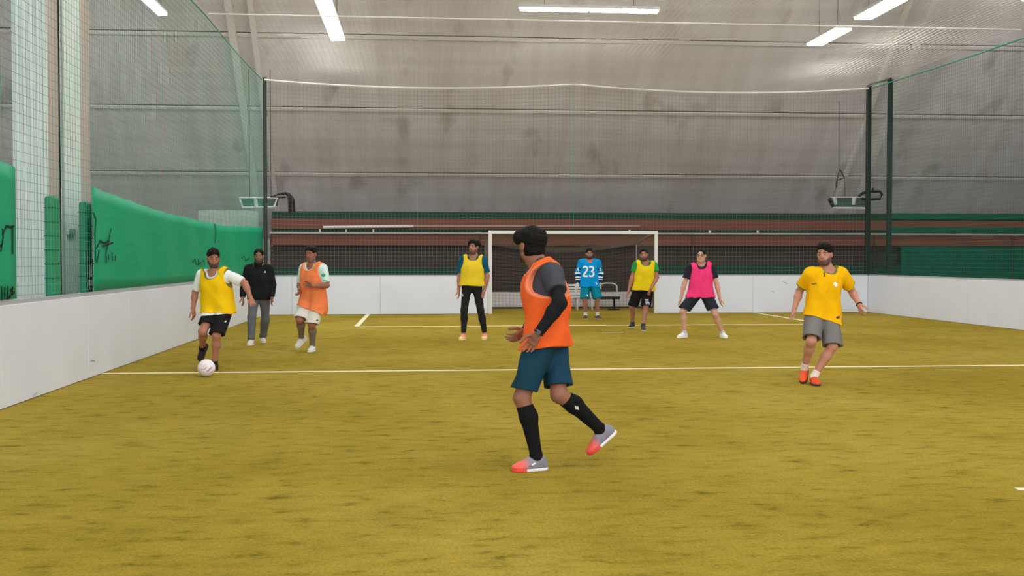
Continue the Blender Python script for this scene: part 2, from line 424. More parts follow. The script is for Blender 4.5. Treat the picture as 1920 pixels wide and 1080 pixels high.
# ------------------------------------------------------------------ dark stand behind the end boards
M_brown = mat('red brown timber', col(118, 74, 60), .7, .10, 2, stretch=(.3, 1, 3))
M_slat = mat('dark brown slats', col(66, 58, 54), .8, .2, 3, stretch=(.3, 1, 3))
M_dgreen = mat('dark green sheet', col(26, 66, 54), .7, .2, 2)
M_gfence = mat('teal green mesh sheet', col(18, 92, 72), .7, .2, 3)
YS = 36.0; xa, xz = ony(506, 450, YS)[0], 32.0
def band(name, p0, p1, Y, m, d=.12, x0=None, x1=None, bevel=0):
    return MB().box((xa if x0 is None else x0, Y, zy(p1, Y)), (xz if x1 is None else x1, Y+d, zy(p0, Y))).build(name, m, bevel=bevel)
o = MB().box((xa, YS+.6, -.05), (xz, YS+.75, zy(398, YS+.6))).build('timber_stand', M_slat); tag(o, 'long dark timber stand with brown rails behind the goal and the end net', 'stand')
def bp(name, *a, **k):
    c = band(name, *a, **k); c.parent = o; return c
bp('green_strip', 398, 411, YS+.45, M_dgreen)
bp('timber_rail', 411, 430, YS+.35, M_brown)
bp('green_strip', 430, 437.5, YS+.40, M_dgreen)
bp('timber_rail', 441, 460, YS+.1, M_brown)
m = MB()
for k in range(15):
    y = 462+k*8; m.box((xa, YS+.3, zy(y+7.4, YS)), (xz, YS+.34, zy(y, YS)))
m.build('slat_panel', M_slat, o)
bp('green_strip', 501, 519, YS+.05, M_dgreen, x1=ony(905, 500, YS)[0])
bp('green_strip', 497, 519, YS+.05, M_dgreen, x0=ony(1226, 500, YS)[0])
bp('teal_panel', 462, 530, YS+.02, M_gfence, x0=ony(1690, 500, YS)[0])
bp('teal_panel', 397, 409, YS+.30, M_gfence, x0=ony(1672, 500, YS)[0])
bp('teal_panel', 424, 435, YS+.30, M_gfence, x0=ony(1672, 500, YS)[0])
for i, x in enumerate((600, 649, 700, 1180, 1330, 1420)):
    p = ony(x, 434, YS+.38); MB().box((p[0]-.03, YS+.33, zy(437, YS)), (p[0]+.03, YS+.37, zy(430, YS))).build('rail_bracket', M_rib, o)
M_rail = mat('grey white rail', col(176, 172, 166), .5)
a, b = ony(505, 438.5, YS), ony(2010, 437, YS)
r_ = MB().tube([(xa, YS, zy(438, YS)), (xz, YS, zy(438, YS))], .035, 8).build('handrail', M_rail, o); r_['label'] = 'pale handrail'
for x in (508, 900, 1300, 1640, 1900):
    p = ony(x, 450, YS); MB().tube([(p[0], YS+.01, -.05), (p[0], YS+.01, zy(438, YS))], .02, 6).build('rail_post', M_slat, r_)
p0, p1 = ony(606, 426, YS+.25), ony(775, 424, YS+.25)
t_ = MB().tube([p0, p1], .045, 8).build('white_tube', M_white); tag(t_, 'white tube lying along the stand above the pale rail, left of the goal', 'tube')
p2 = ony(1200, 424, YS+.27); MB().tube([p1, p2], .02, 6).build('thin_rod', M_rail, t_)
# pleated pale curtain at the far left
ya = 38.0; q0, q1 = ony(372, 400, ya), ony(484, 400, ya)
def fc(u, v):
    return (q0[0]+(q1[0]-q0[0])*u, ya+.05*math.sin(u*90), zy(440, ya)+v*(zy(396, ya)-zy(440, ya)-.15*max(0, u-.8)))
cu = sheet('curtain', fc, 140, 3, mat('pale curtain', col(196, 206, 198), .8)); tag(cu, 'pale pleated sheet hanging behind the far end of the green screen', 'curtain')
# ------------------------------------------------------------------ lamps
M_lamp = emis('lit lamp diffuser', (1, .98, .95), 42.0)
M_house = mat('lamp housing', col(205, 205, 202), .5)
M_rod = mat('dark rod', col(60, 56, 52), .5)
ZL = 7.2
def roof_z(y): return min(zt, Z0w+(Y0w-y)/KS)
def lamp(x, y, lx, ly, lab, group='strip lights over the pitch', z=ZL, split=0):
    r = empty('ceiling_light', (x, y, z), lab, 'light', group)
    MB().box((-lx/2-.015, -ly/2-.015, 0), (lx/2+.015, ly/2+.015, .07)).build('housing', M_house, r)
    if split:
        for s in (-1, 1):
            MB().box((s*lx/4-lx/4+.02, -ly/2, -.06), (s*lx/4+lx/4-.02, ly/2, 0)).build('diffuser', M_lamp, r, bevel=.02)
    else:
        MB().box((-lx/2, -ly/2, -.05), (lx/2, ly/2, 0)).build('diffuser', M_lamp, r)
    for s in (-1, 1):
        px_, py_ = (s*lx*.32, 0) if lx > ly else (0, s*ly*.32)
        MB().tube([(px_, py_, .07), (px_, py_, roof_z(y+py_)-z)], .008, 5).build('hanger', M_rod, r)
    return r
c = P(1105, 17, 24.0); ZL2 = c[2]
lamp(c[0], c[1], 3.17, .14, 'white twin tube light hanging crosswise at the top centre of the photo', z=ZL2, split=1)
pl = P(635, 73, 27.4); xleft = pl[0]-.02
pr = P(1553, 68, 27); xright = pr[0]
lamp(xleft, pl[1]-.75, .34, 1.44, 'farthest panel of the left row of bright strip lights', z=pl[2])
for k in range(1, 3): lamp(xleft, pl[1]-.75-1.46*k, .34, 1.44, 'panel in the left row of strip lights, at the top edge of the photo' if k == 1 else 'panel in the left row of strip lights, just past the top edge', z=pl[2])
lamp(xright, pr[1], .40, 1.9, 'shorter bright strip light near the top right, farther one of two', z=pr[2])
lamp(xright, pr[1]-3.05, .40, 1.9, 'bright strip light cut by the top edge at right, nearer one of two', z=pr[2])
pf = P(309, 25, 24.6); lamp(pf[0]-.05, pf[1]-.95, .2, 1.9, 'slim bright light cut by the top edge at far left', z=pf[2])
for x in (-9.5, -3.2, 4.3, 11.8, 19):  # unseen fill lights, added to brighten the sloping end wall
    lamp(x, 30.6, 1.9, .40, 'crosswise overhead light close to the sloping end wall, outside the photo', group='crosswise lights near the end wall', z=9.35)
for x, y in ((-7.2, 27.2), (-11, 27.2), (-8.5, 22)):  # more added lights out of view, lifting the wall behind the left net
    lamp(x, y, 1.9, .40, 'crosswise overhead light outside the left net, above the photo', group='crosswise lights left of the pitch', z=8.9)
for y in (19, 13.5, 8, 2.5, -3):
    for x in (xleft, 4.3, xright):
        lamp(x, y, .40, 1.9, 'overhead strip light above the near half of the pitch, outside the photo', group='strip lights overhead out of view', z=8.2)
# ------------------------------------------------------------------ hanging heaters
def frame_box(mb, pts, r=.03):
    for a, b in zip(pts, pts[1:]+pts[:1]): mb.tube([a, b], r, 6)
YH = 33.2
M_pane = mat('dark grille', col(58, 84, 80), .5, .15, 6)
M_wframe = mat('pale enamel frame', col(196, 204, 198), .5)
def hp(px, py, dy=0): return ony(px, py, YH+dy)
r = empty('hanging_heater', hp(485, 380), 'pale framed twin-pane hanging heater behind the left net post', 'heater', 'hanging heaters'); O = np.array(r.location)
def addto(name, mb, m, **k):
    mb.v = [tuple(np.array(v)-O) for v in mb.v]; return mb.build(name, m, r, **k)
mb = MB(); frame_box(mb, [hp(449, 371), hp(521, 371), hp(514, 388), hp(455, 389)], .028)
mb.tube([hp(479, 371), hp(481, 389)], .06, 6); mb.tube([hp(449, 371), hp(449, 370, .5), hp(521, 370, .5), hp(521, 371)], .02, 6)
addto('frame', mb, M_wframe)
for a, b, c_, d in (((452, 373), (478, 373), (479, 387), (457, 387)), ((482, 373), (518, 373), (512, 387), (483, 387))):
    m = MB(); f0 = [hp(*q, .03) for q in (a, b, c_, d)]; f1 = [hp(*q, .12) for q in (a, b, c_, d)]; m.v = f0+f1
    m.f = [(0, 1, 2, 3), (7, 6, 5, 4), (0, 4, 5, 1), (1, 5, 6, 2), (2, 6, 7, 3), (3, 7, 4, 0)]; addto('pane', m, M_pane)
mb = MB().tube([hp(521, 372), hp(519, 386)], .03, 5); addto('end_cap', mb, M_black)
mb = MB().tube([hp(507, 370), hp(520, 365), hp(535, 362), hp(541, 365), hp(546, 374), hp(547, 400)], [.03, .03, .04, .06, .11, .11], 8)
mb.tube([hp(509, 370), hp(536, 370)], .03, 6); addto('duct', mb, M_black)
mb = MB(); mb.tube([hp(468, 371), hp(468, 371)+np.array([0, 0, 3.9])], .012, 5); mb.tube([hp(508, 371), hp(508, 371)+np.array([0, 0, 3.9])], .012, 5); addto('hanger', mb, M_rod)
r = empty('hanging_heater', hp(1588, 380), 'dark hanging heater with pale bars and chain left of the right net posts', 'heater', 'hanging heaters'); O = np.array(r.location)
mb = MB(); mb.tube([hp(1558, 370), hp(1626, 370)], .02, 6); mb.tube([hp(1560, 390), hp(1626, 391)], .035, 6)
addto('bar', mb, M_wframe)
for a, b in ((1564, 1567), (1601, 1600)):
    mb = MB().tube([hp(a, 370), hp(b, 384)], [.075, .05], 6); addto('clamp', mb, M_wframe)
m = MB(); q = ((1556, 371), (1626, 371), (1626, 387), (1562, 387)); m.v = [hp(*k, .03) for k in q]+[hp(*k, .3) for k in q]
m.f = [(0, 1, 2, 3), (7, 6, 5, 4), (0, 4, 5, 1), (1, 5, 6, 2), (2, 6, 7, 3), (3, 7, 4, 0)]; addto('grille_box', m, M_pane)
mb = MB().tube([hp(1554, 372), hp(1562, 388)], .05, 6); addto('end_cap', mb, M_black)
mb = MB(); frame_box(mb, [hp(1575, 317), hp(1569, 338), hp(1583, 333)], .02); mb.tube([hp(1569, 338), hp(1568, 352)], .028, 6)
for a, b in (((1573, 317), (1573, 190)), ((1568, 352), (1560, 372)), ((1583, 333), (1584, 370))): mb.tube([hp(*a), hp(*b)], .01, 5)
addto('hanger', mb, M_rod)
mb = MB().tube([hp(1610, 368), hp(1618, 362), hp(1632, 359), hp(1650, 359), hp(1654, 365), hp(1650, 373), hp(1632, 374), hp(1616, 372)], .045, 8); mb.tube([hp(1637, 360), hp(1637, 352)], .025, 6)
addto('duct', mb, M_black)
# ------------------------------------------------------------------ goal
M_goal = mat('white goal paint', col(216, 216, 214), .4)
M_gnet = mat('dark goal net cord', col(104, 98, 88), .8)
g = empty('goal', ((GX0+GX1)/2, YB, 0), 'white framed goal with hanging net set into the end boards', 'goal'); O = np.array(g.location)
r = g
yg = YB-.03
m = MB().box((GX0-.05, yg-.05, 0), (GX0+.05, yg+.05, GZ-.05)); addto('goal_post', m, M_goal, bevel=.01)
m = MB().box((GX1-.05, yg-.05, 0), (GX1+.05, yg+.05, GZ-.05)); addto('goal_post', m, M_goal, bevel=.01)
m = MB().box((GX0-.05, yg-.05, GZ-.05), (GX1+.05, yg+.05, GZ+.05)); addto('crossbar', m, M_goal, bevel=.01)
m = MB(); YG = YB+2.6; zg = 2.02
for x in (GX0+.02, GX1-.02):
    m.tube([(x, yg, GZ), (x, yg+1.0, GZ-.08), (x, YG, zg)], .02, 6); m.tube([(x, YG, zg), (x, YG, 0)], .02, 6)
addto('back_stay', m, M_rail)
def gsag(x): return .22*math.sin(math.pi*(x-GX0)/(GX1-GX0))
m = MB(); st = .11
for x in np.arange(GX0, GX1+.01, st):
    m.tube([(x, yg, GZ), (x, yg+1.3, GZ-.12-gsag(x)), (x, YG, zg-.05-gsag(x)*1.2), (x, YG-.05, .04)], .0042, 3, False)
for v in np.arange(.04, zg-.05, st):
    m.tube([(x, YG-.02, v-(gsag(x)*1.2+.05)*v/zg) for x in np.linspace(GX0, GX1, 24)], .0042, 3, False)
for y in np.arange(yg+.1, YG, st):
    t = (y-yg)/(YG-yg)
    m.tube([(x, y, GZ+(zg-GZ)*t-(gsag(x)*1.2)*min(1, t*2)) for x in np.linspace(GX0, GX1, 24)], .0042, 3, False)
for x in (GX0, GX1):
    for y in np.arange(yg+.1, YG, st): m.tube([(x, y, 0.02), (x, y, GZ+(zg-GZ)*(y-yg)/(YG-yg))], .0042, 3, False)
    for z in np.arange(.04, zg, st): m.tube([(x, yg, z), (x, YG, z)], .0042, 3, False)
addto('goal_net', m, M_gnet)
# recess behind the goal: low white wall and side walls
M_rec = mat('white painted block', col(205, 203, 206), .7, .08, 2)
o = MB().box((GX0-.6, YB+3.1, 0), (GX1+.6, YB+3.2, .52)).build('wall_recess', M_rec); struct(o)
MB().box((GX0-.6, YB+3.09, 0), (GX1+.6, YB+3.1, .06)).build('kick_strip', M_slat, o)
# bench and chair behind the goal line
M_bench = mat('white bench slats', col(206, 204, 202), .5)
yb_ = YB+1.95
b0, b1 = ony(1036, 560, yb_)[0], ony(1112, 560, yb_)[0]
bn = empty('bench', ((b0+b1)/2, yb_, 0), 'white slatted bench inside the goal beside the goalkeeper', 'bench')
w = (b1-b0)/2
for k in range(4): MB().obox((0, .20+.02*k, .50+.085*k), (w, 0, 0), (0, .012, 0), (0, 0, .028)).build('back_slat', M_bench, bn, bevel=.004)
for k in range(4): MB().obox((0, -.20+.1*k, .41), (w, 0, 0), (0, .04, 0), (0, 0, .013)).build('seat_slat', M_bench, bn, bevel=.004)
for s in (-.72*w, .18*w, .9*w):
    m = MB(); m.tube([(s, -.18, .40), (s, -.2, 0)], .028, 8); m.tube([(s, .16, .40), (s, .22, 0)], .025, 8); m.tube([(s, .17, .38), (s, .27, .80)], .025, 8); m.tube([(s, -.2, .385), (s, .17, .385)], .02, 6)
    m.build('leg_frame', M_bench, bn, smooth=True)
cx_ = ony(1143, 570, yb_)[0]
ch = empty('chair', (cx_, yb_, 0), 'chair with pale oval tube back and dark seat standing inside the goal', 'chair')
pts = []
for k in range(28):
    a = 2*math.pi*k/28; cx, sx = math.cos(a), math.sin(a)
    pts.append((.275*math.copysign(abs(cx)**.6, cx), .24+.02*sx, .62+.19*math.copysign(abs(sx)**.6, sx)))
MB().tube(pts, .022, 8, closed=True).build('back_frame', M_wframe, ch, smooth=True)
m = MB()
for k in range(9):
    a = -.27+k*.0675; m.tube([(a-.03, -.2, .36), (a+.02, 0, .385), (a, .24, .36)], .035, 6)
m.build('seat', M_black, ch, smooth=True)
m = MB(); m.tube([(-.27, .2, .36), (-.27, .24, .5)], .02, 6); m.tube([(.27, .2, .36), (.27, .24, .5)], .02, 6); m.build('bracket', M_wframe, ch)
MB().tube([(.14, .02, .36), (.15, .02, .03)], .03, 8).build('pedestal', M_black, ch)
MB().obox((.13, .02, .02), (.16, 0, 0), (0, .16, 0), (0, 0, .02)).build('foot_plate', M_black, ch, bevel=.01)
# scuffs on the boards
M_scuff = mat('grey scuff', col(150, 150, 152), .7)
def scuff(pts, lab, X=None, Y=None):
    m = MB(); q = [onx(a, b, X) if X is not None else ony(a, b, Y) for a, b in pts]
    m.tube(q, .007, 4); o = m.build('scuff_mark', M_scuff); tag(o, lab, 'scuff mark', 'scuff marks on the boards')
scuff([(62, 742), (70, 735)], 'grey scuff low on the left boards near the frame edge', X=XL+.002)
scuff([(170, 676), (178, 677)], 'grey scuff on the left boards just right of the panel seam', X=XL+.002)
scuff([(1468, 528), (1477, 532)], 'dark scuff on the end boards left of the yellow shirted player', Y=YB-.002)
scuff([(1446, 545), (1452, 547)], 'faint small scuff on the end boards beside the pink bibbed player', Y=YB-.002)
# ------------------------------------------------------------------ implicit surfaces for bodies and clothes
class Field:
    def __init__(s, lo, hi, h):
        s.h = h; s.lo = np.asarray(lo, float)-2*h
        s.n = (np.ceil((np.asarray(hi, float)-s.lo)/h)+3).astype(int)
        s.ax = [s.lo[i]+h*np.arange(s.n[i]) for i in range(3)]
        s.v = np.full(s.n, 1.0, np.float32)
    def sub(s, lo, hi):
        a = np.clip(np.floor((np.asarray(lo)-s.lo)/s.h).astype(int), 0, s.n); b = np.clip(np.ceil((np.asarray(hi)-s.lo)/s.h).astype(int)+1, 0, s.n)
        sl = tuple(slice(a[i], b[i]) for i in range(3))
        g = [s.ax[i][sl[i]].astype(np.float32) for i in range(3)]
        return sl, (g[0][:, None, None], g[1][None, :, None], g[2][None, None, :])
    def add(s, prims, k=.03, inf=0.0):
        for p in prims:
            lo, hi = pbox(p, inf+k+2.5*s.h)
            sl, G = s.sub(lo, hi)
            a = s.v[sl]
            if a.size == 0: continue
            d = pdist(p, G)-inf
            if k > 0:
                q = np.maximum(k-np.abs(a-d), 0)/k; s.v[sl] = np.minimum(a, d)-q*q*k*.25
            else: s.v[sl] = np.minimum(a, d)
        return s
    def cut(s, prims, k=.0, inf=0.0):
        for p in prims:
            lo, hi = pbox(p, inf+2.5*s.h+k); sl, G = s.sub(lo, hi); a = s.v[sl]
            if a.size == 0: continue
            d = -(pdist(p, G)-inf)
            if k > 0:
                q = np.maximum(k-np.abs(a-d), 0)/k; s.v[sl] = np.maximum(a, d)+q*q*k*.25
            else: s.v[sl] = np.maximum(a, d)
        return s
    def plane(s, o, n):
        """keep the side n points away from"""
        n = norm(n); o = np.asarray(o)
        d = (s.ax[0]-o[0])[:, None, None]*n[0]+(s.ax[1]-o[1])[None, :, None]*n[1]+(s.ax[2]-o[2])[None, None, :]*n[2]
        s.v = np.maximum(s.v, d.astype(np.float32)); return s
    def merge(s, o, k=0):
        if k:
            q = np.maximum(k-np.abs(s.v-o.v), 0)/k; s.v = np.minimum(s.v, o.v)-q*q*k*.25
        else: s.v = np.minimum(s.v, o.v)
        return s
    def ripple(s, amp, freq, seed=0):
        rs = np.random.RandomState(seed); acc = 0
        for i in range(4):
            d = norm(rs.normal(size=3)*np.array([1, 1, .7]))*freq*(.6+.35*i); ph = rs.uniform(0, 6.3)
            t = (s.ax[0]*d[0])[:, None, None]+(s.ax[1]*d[1])[None, :, None]+(s.ax[2]*d[2])[None, None, :]
            acc = acc+np.sin(t.astype(np.float32)+ph)*(1/(1+.4*i))
        s.v = s.v+amp*.5*acc; return s
    def mesh(s):
        v = s.v
        v = np.pad(v, 1, constant_values=1.0); lo = s.lo-s.h
        S = v < 0
        c = np.zeros(tuple(np.array(v.shape)-1), np.int8)
        for i in (0, 1):
            for j in (0, 1):
                for k in (0, 1): c += S[i:S.shape[0]-1+i, j:S.shape[1]-1+j, k:S.shape[2]-1+k]
        act = (c > 0) & (c < 8); I, J, K = np.nonzero(act)
        idx = np.full(act.shape, -1, np.int32); idx[act] = np.arange(len(I), dtype=np.int32)
        pos = np.zeros((len(I), 3)); cnt = np.zeros(len(I))
        cs = [(i, j, k) for i in (0, 1) for j in (0, 1) for k in (0, 1)]
        for a in cs:
            for ax in range(3):
                if a[ax]: continue
                b = list(a); b[ax] = 1
                va = v[I+a[0], J+a[1], K+a[2]]; vb = v[I+b[0], J+b[1], K+b[2]]
                m = (va < 0) != (vb < 0)
                t = np.where(m, va/np.where(m, va-vb, 1), 0)
                p = np.tile(np.array(a, float), (len(I), 1)); p[:, ax] += t
                pos[m] += p[m]; cnt[m] += 1
        pos = (pos/cnt[:, None]+np.stack([I, J, K], 1))*s.h+lo
        F = []
        for ax in range(3):
            sl0 = [slice(None)]*3; sl1 = [slice(None)]*3; sl0[ax] = slice(0, -1); sl1[ax] = slice(1, None)
            e = S[tuple(sl0)] != S[tuple(sl1)]
            i = np.stack(np.nonzero(e), 1)
            ins = S[tuple(sl0)][e]
            a1, a2 = (ax+1) % 3, (ax+2) % 3
            def g(d1, d2):
                q = i.copy(); q[:, a1] -= d1; q[:, a2] -= d2; return idx[q[:, 0], q[:, 1], q[:, 2]]
            f = np.stack([g(1, 1), g(0, 1), g(0, 0), g(1, 0)], 1)
            f[~ins] = f[~ins][:, ::-1]; F.append(f)
        return pos, np.concatenate(F)
def pbox(p, m):
    if p[0] == 'c':
        r = max(p[3], p[4])+m; return np.minimum(p[1], p[2])-r, np.maximum(p[1], p[2])+r
    if p[0] == 'e':
        r = np.abs(p[2].T)@np.asarray(p[3])+m; return p[1]-r, p[1]+r
    if p[0] == 'b':
        r = np.abs(p[2].T)@(np.asarray(p[3])+p[4])+m; return p[1]-r, p[1]+r
def pdist(p, G):
    X, Y, Z = G
    if p[0] == 'c':
        a, b, ra, rb = p[1:5]; d = b-a; L2 = float(d@d)+1e-9
        t = np.clip(((X-a[0])*d[0]+(Y-a[1])*d[1]+(Z-a[2])*d[2])/L2, 0, 1)
        return np.sqrt((X-a[0]-t*d[0])**2+(Y-a[1]-t*d[1])**2+(Z-a[2]-t*d[2])**2)-(ra+(rb-ra)*t)
    c, R = p[1], p[2]
    x = (X-c[0]); y = (Y-c[1]); z = (Z-c[2])
    q = [x*R[i][0]+y*R[i][1]+z*R[i][2] for i in range(3)]
    if p[0] == 'e':
        r = p[3]
        k0 = np.sqrt((q[0]/r[0])**2+(q[1]/r[1])**2+(q[2]/r[2])**2); k1 = np.sqrt((q[0]/r[0]**2)**2+(q[1]/r[1]**2)**2+(q[2]/r[2]**2)**2)+1e-9
        return k0*(k0-1)/k1
    if p[0] == 'b':
        r = p[3]; w = [np.abs(q[i])-r[i] for i in range(3)]
        return np.sqrt(sum(np.maximum(t, 0)**2 for t in w))+np.minimum(np.maximum(np.maximum(w[0], w[1]), w[2]), 0)-p[4]
def cone(a, b, ra, rb): return ('c', np.asarray(a, float), np.asarray(b, float), ra, rb)
def ell(c, R, rad): return ('e', np.asarray(c, float), np.asarray(R, float), rad)
def rbox(c, R, half, r): return ('b', np.asarray(c, float), np.asarray(R, float), half, r)
def frame(f, u):
    """rows: side, forward, up"""
    f = norm(f); u = np.asarray(u, float); u = norm(u-f*(u@f)); return np.array([np.cross(f, u), f, u])
def bounds(prims, m):
    lo = np.min([pbox(p, m)[0] for p in prims], 0); hi = np.max([pbox(p, m)[1] for p in prims], 0); return lo, hi
def mk(name, V, F, m, parent, base, colors=None, smooth=True):
    me = bpy.data.meshes.new(name)
    V = V-base
    me.vertices.add(len(V)); me.vertices.foreach_set('co', V.astype(np.float32).ravel())
    me.loops.add(F.size); me.loops.foreach_set('vertex_index', F.astype(np.int32).ravel())
    me.polygons.add(len(F)); me.polygons.foreach_set('loop_start', np.arange(0, F.size, 4, dtype=np.int32)); me.polygons.foreach_set('loop_total', np.full(len(F), 4, np.int32))
    me.update(calc_edges=True)
    me.polygons.foreach_set('use_smooth', np.ones(len(F), bool))
    if colors is not None:
        at = me.color_attributes.new('Col', 'FLOAT_COLOR', 'POINT')
        at.data.foreach_set('color', np.concatenate([colors, np.ones((len(V), 1))], 1).astype(np.float32).ravel())
    me.materials.append(m)
    o = bpy.data.objects.new(name, me); COL.objects.link(o); o.parent = parent
    return o
def relax(V, F, it=1):
    """light smoothing of the extracted surface"""
    for _ in range(it):
        acc = np.zeros_like(V); n = np.zeros(len(V))
        for a in range(4):
            b = (a+1) % 4
            np.add.at(acc, F[:, a], V[F[:, b]]); np.add.at(acc, F[:, b], V[F[:, a]]); np.add.at(n, F[:, a], 1); np.add.at(n, F[:, b], 1)
        V = .5*V+.5*acc/n[:, None]
    return V
# ------------------------------------------------------------------ materials for the people
M_skin = mat('skin', (.5, .3, .2), .55, .06, 30, .1, 220, spec=.35, attr=True)
M_hair = mat('black hair', (.007, .0065, .006), .65, .3, 60, .8, 90, spec=.15)
M_cloth = mat('woven cloth', (.5, .5, .5), .85, .04, 12, .10, 160, spec=.15, attr=True)
M_shoe = mat('shoe upper', (.5, .5, .5), .5, .05, 25, .2, 120, spec=.35, attr=True)
M_mark = mat('printed mark', col(238, 238, 236), .6)
def pix(p):
    w = np.asarray(p)-CP; d = w@C_F
    return 960+FPX*(w@C_R)/d, 540-FPX*(w@C_U)/d
def solve(par, px, py, L, sign):
    r = ray(px, py); w = par-CP; b = r@w; rr = r@r; disc = b*b-rr*(w@w-L*L)
    if disc <= 0: return CP+r*(b/rr)
    return CP+r*((b+sign*math.sqrt(disc))/rr)
def person(S):
    H = S['H']; s = H/1.75; vox = S['vox']; nm = S['nm']
    sk = {}
    # --- skeleton from the photo
    leg = {}
    for q in 'RL':
        l = S['leg'][q]
        if l.get('g', True): leg[q] = onz(*l['an'], .095*s*l.get('lift', 1))
    D0 = S.get('D') or np.mean([depth(p) for p in leg.values()])+S.get('off', 0)
    hip = {q: P(S['hip'][q][0], S['hip'][q][1], D0+S['hip'][q][2]) for q in 'RL'}
    mh = (hip['R']+hip['L'])/2
    ms0 = sum(P(S['sh'][q][0], S['sh'][q][1], D0+S['sh'][q][2]+S.get('lean', 0)) for q in 'RL')/2
    v_ = mh-ms0; mh = ms0+v_*min(1, S.get('trunk', .505)*s/np.linalg.norm(v_))
    Hh = norm(hip['R']-hip['L'])*.092*s
    hip = {'R': mh+Hh, 'L': mh-Hh}
    sh = {q: P(S['sh'][q][0], S['sh'][q][1], D0+S['sh'][q][2]+S.get('lean', 0)) for q in 'RL'}
    ms = (sh['R']+sh['L'])/2; ins = S.get('inset', .84)
    wS = min(.5*np.linalg.norm(sh['R']-sh['L'])*ins, .198*s); Sv = norm(sh['R']-sh['L'])
    sh = {'R': ms+Sv*wS, 'L': ms-Sv*wS}
    neck = P(*S['neck'], depth(ms)+S.get('neckd', 0)); head = P(*S['head'], depth(ms)+S.get('headd', -.03))
    for q in 'RL':
        l = S['leg'][q]
        kn = solve(hip[q], *l['kn'], .43*s, l.get('ks', -1))
        if q in leg:
            an = leg[q]; t_ = norm(l['toe']); dd_ = an-hip[q]; dl = np.linalg.norm(dd_); L1, L2 = .43*s*S.get('legs', 1), .42*s*S.get('legs', 1)
            if dl > .995*(L1+L2): k_ = dl/(.995*(L1+L2)); L1 *= k_; L2 *= k_; print('  stretched leg', nm, q, '%.3f' % k_)
            ax_ = dd_/dl; aa = (L1*L1-L2*L2+dl*dl)/(2*dl); hh_ = math.sqrt(max(L1*L1-aa*aa, 1e-6)); mid_ = hip[q]+ax_*aa
            pole = P(*l['kn'], depth(mid_))+t_*.12-mid_; pole = norm(pole-ax_*(pole@ax_)); kn = mid_+pole*hh_
        else: an = solve(kn, *l['an'], .42*s, l.get('as', 1))
        leg[q] = (kn, an, norm(l['toe']), norm(l.get('up', (0, 0, 1))))
    arm = {}
    for q in 'RL':
        a = S['arm'][q]
        el = solve(sh[q], *a['el'], .29*s, a.get('es', -1)); 
        if 'ed' in a: el = P(*a['el'], D0+a['ed'])
        wr = P(*a['wr'], D0+a['wd']) if 'wd' in a else solve(el, *a['wr'], .255*s, a.get('ws', -1)); tip = solve(wr, *a['tip'], .175*s, a.get('ts', -1))
        arm[q] = (el, wr, norm(tip-wr))
    base = np.array([mh[0], mh[1], 0.0])
    low = min(l[1][2] for l in leg.values())
    up = norm(ms-mh)
    fH = norm(np.cross((0, 0, 1), hip['R']-hip['L'])); fS = norm(np.cross(up, sh['R']-sh['L']))
    RH = frame(fH, up); RS = frame(fS, up)
    root = empty('person', base, S['label'], 'person', S.get('group'))
    print(nm, 'D0 %.2f' % D0, 'thigh', ['%.2f' % (np.linalg.norm(leg[q][0]-hip[q])/s) for q in 'RL'], 'shank', ['%.2f' % (np.linalg.norm(leg[q][0]-leg[q][1])/s) for q in 'RL'],
          'uarm', ['%.2f' % (np.linalg.norm(arm[q][0]-sh[q])/s) for q in 'RL'], 'farm', ['%.2f' % (np.linalg.norm(arm[q][0]-arm[q][1])/s) for q in 'RL'],
          'torso %.2f' % (np.linalg.norm(ms-mh)/s), 'head %.2f' % (np.linalg.norm(head-ms)/s), 'anz', ['%.2f' % leg[q][1][2] for q in 'RL'], 'topz %.2f' % (head[2]+.12*s), 'shw %.2f' % (2*wS))
    # --- body shapes
    def L(a, b, t): return a+(b-a)*t
    fat = S.get('fat', 1.0)
    torso = [ell(mh+up*.045*s, RH, (.160*s*fat, .112*s*fat, .125*s)), ell(L(mh, ms, .42), RS, (.140*s*fat, .102*s*fat, .17*s)),
             ell(L(mh, ms, .70)+RS[1]*.008*s, RS, (.163*s*fat, .118*s*fat, .16*s)), cone(L(sh['R'], ms, .18)-up*.035*s, L(sh['L'], ms, .18)-up*.035*s, .066*s, .066*s)]
    nb = L(neck, ms, .25)
    traps = [cone(L(neck, head, .1), L(sh[q], ms, .25)-up*.005*s, .052*s, .043*s) for q in 'RL']
    neckp = [cone(nb-up*.03*s, L(neck, head, .8), .059*s, .055*s)]
    armp = {}; legp = {}
    for q in 'RL':
        el, wr, hd = arm[q]
        armp[q] = [cone(sh[q]-up*.01*s, el, .057*s, .040*s), cone(el, L(el, wr, .3), .041*s, .043*s), cone(L(el, wr, .3), wr, .043*s, .026*s)]
        kn, an, td, tu = leg[q]; sd = norm(an-kn); back = -norm(td-sd*(td@sd)) if abs(td@sd) < .95 else -fH
        legp[q] = [cone(hip[q], kn, .088*s*fat, .056*s), cone(kn, L(kn, an, .33)+back*.016*s, .054*s, .058*s), cone(L(kn, an, .33)+back*.016*s, an, .057*s, .036*s)]
    # hands
    hands = []
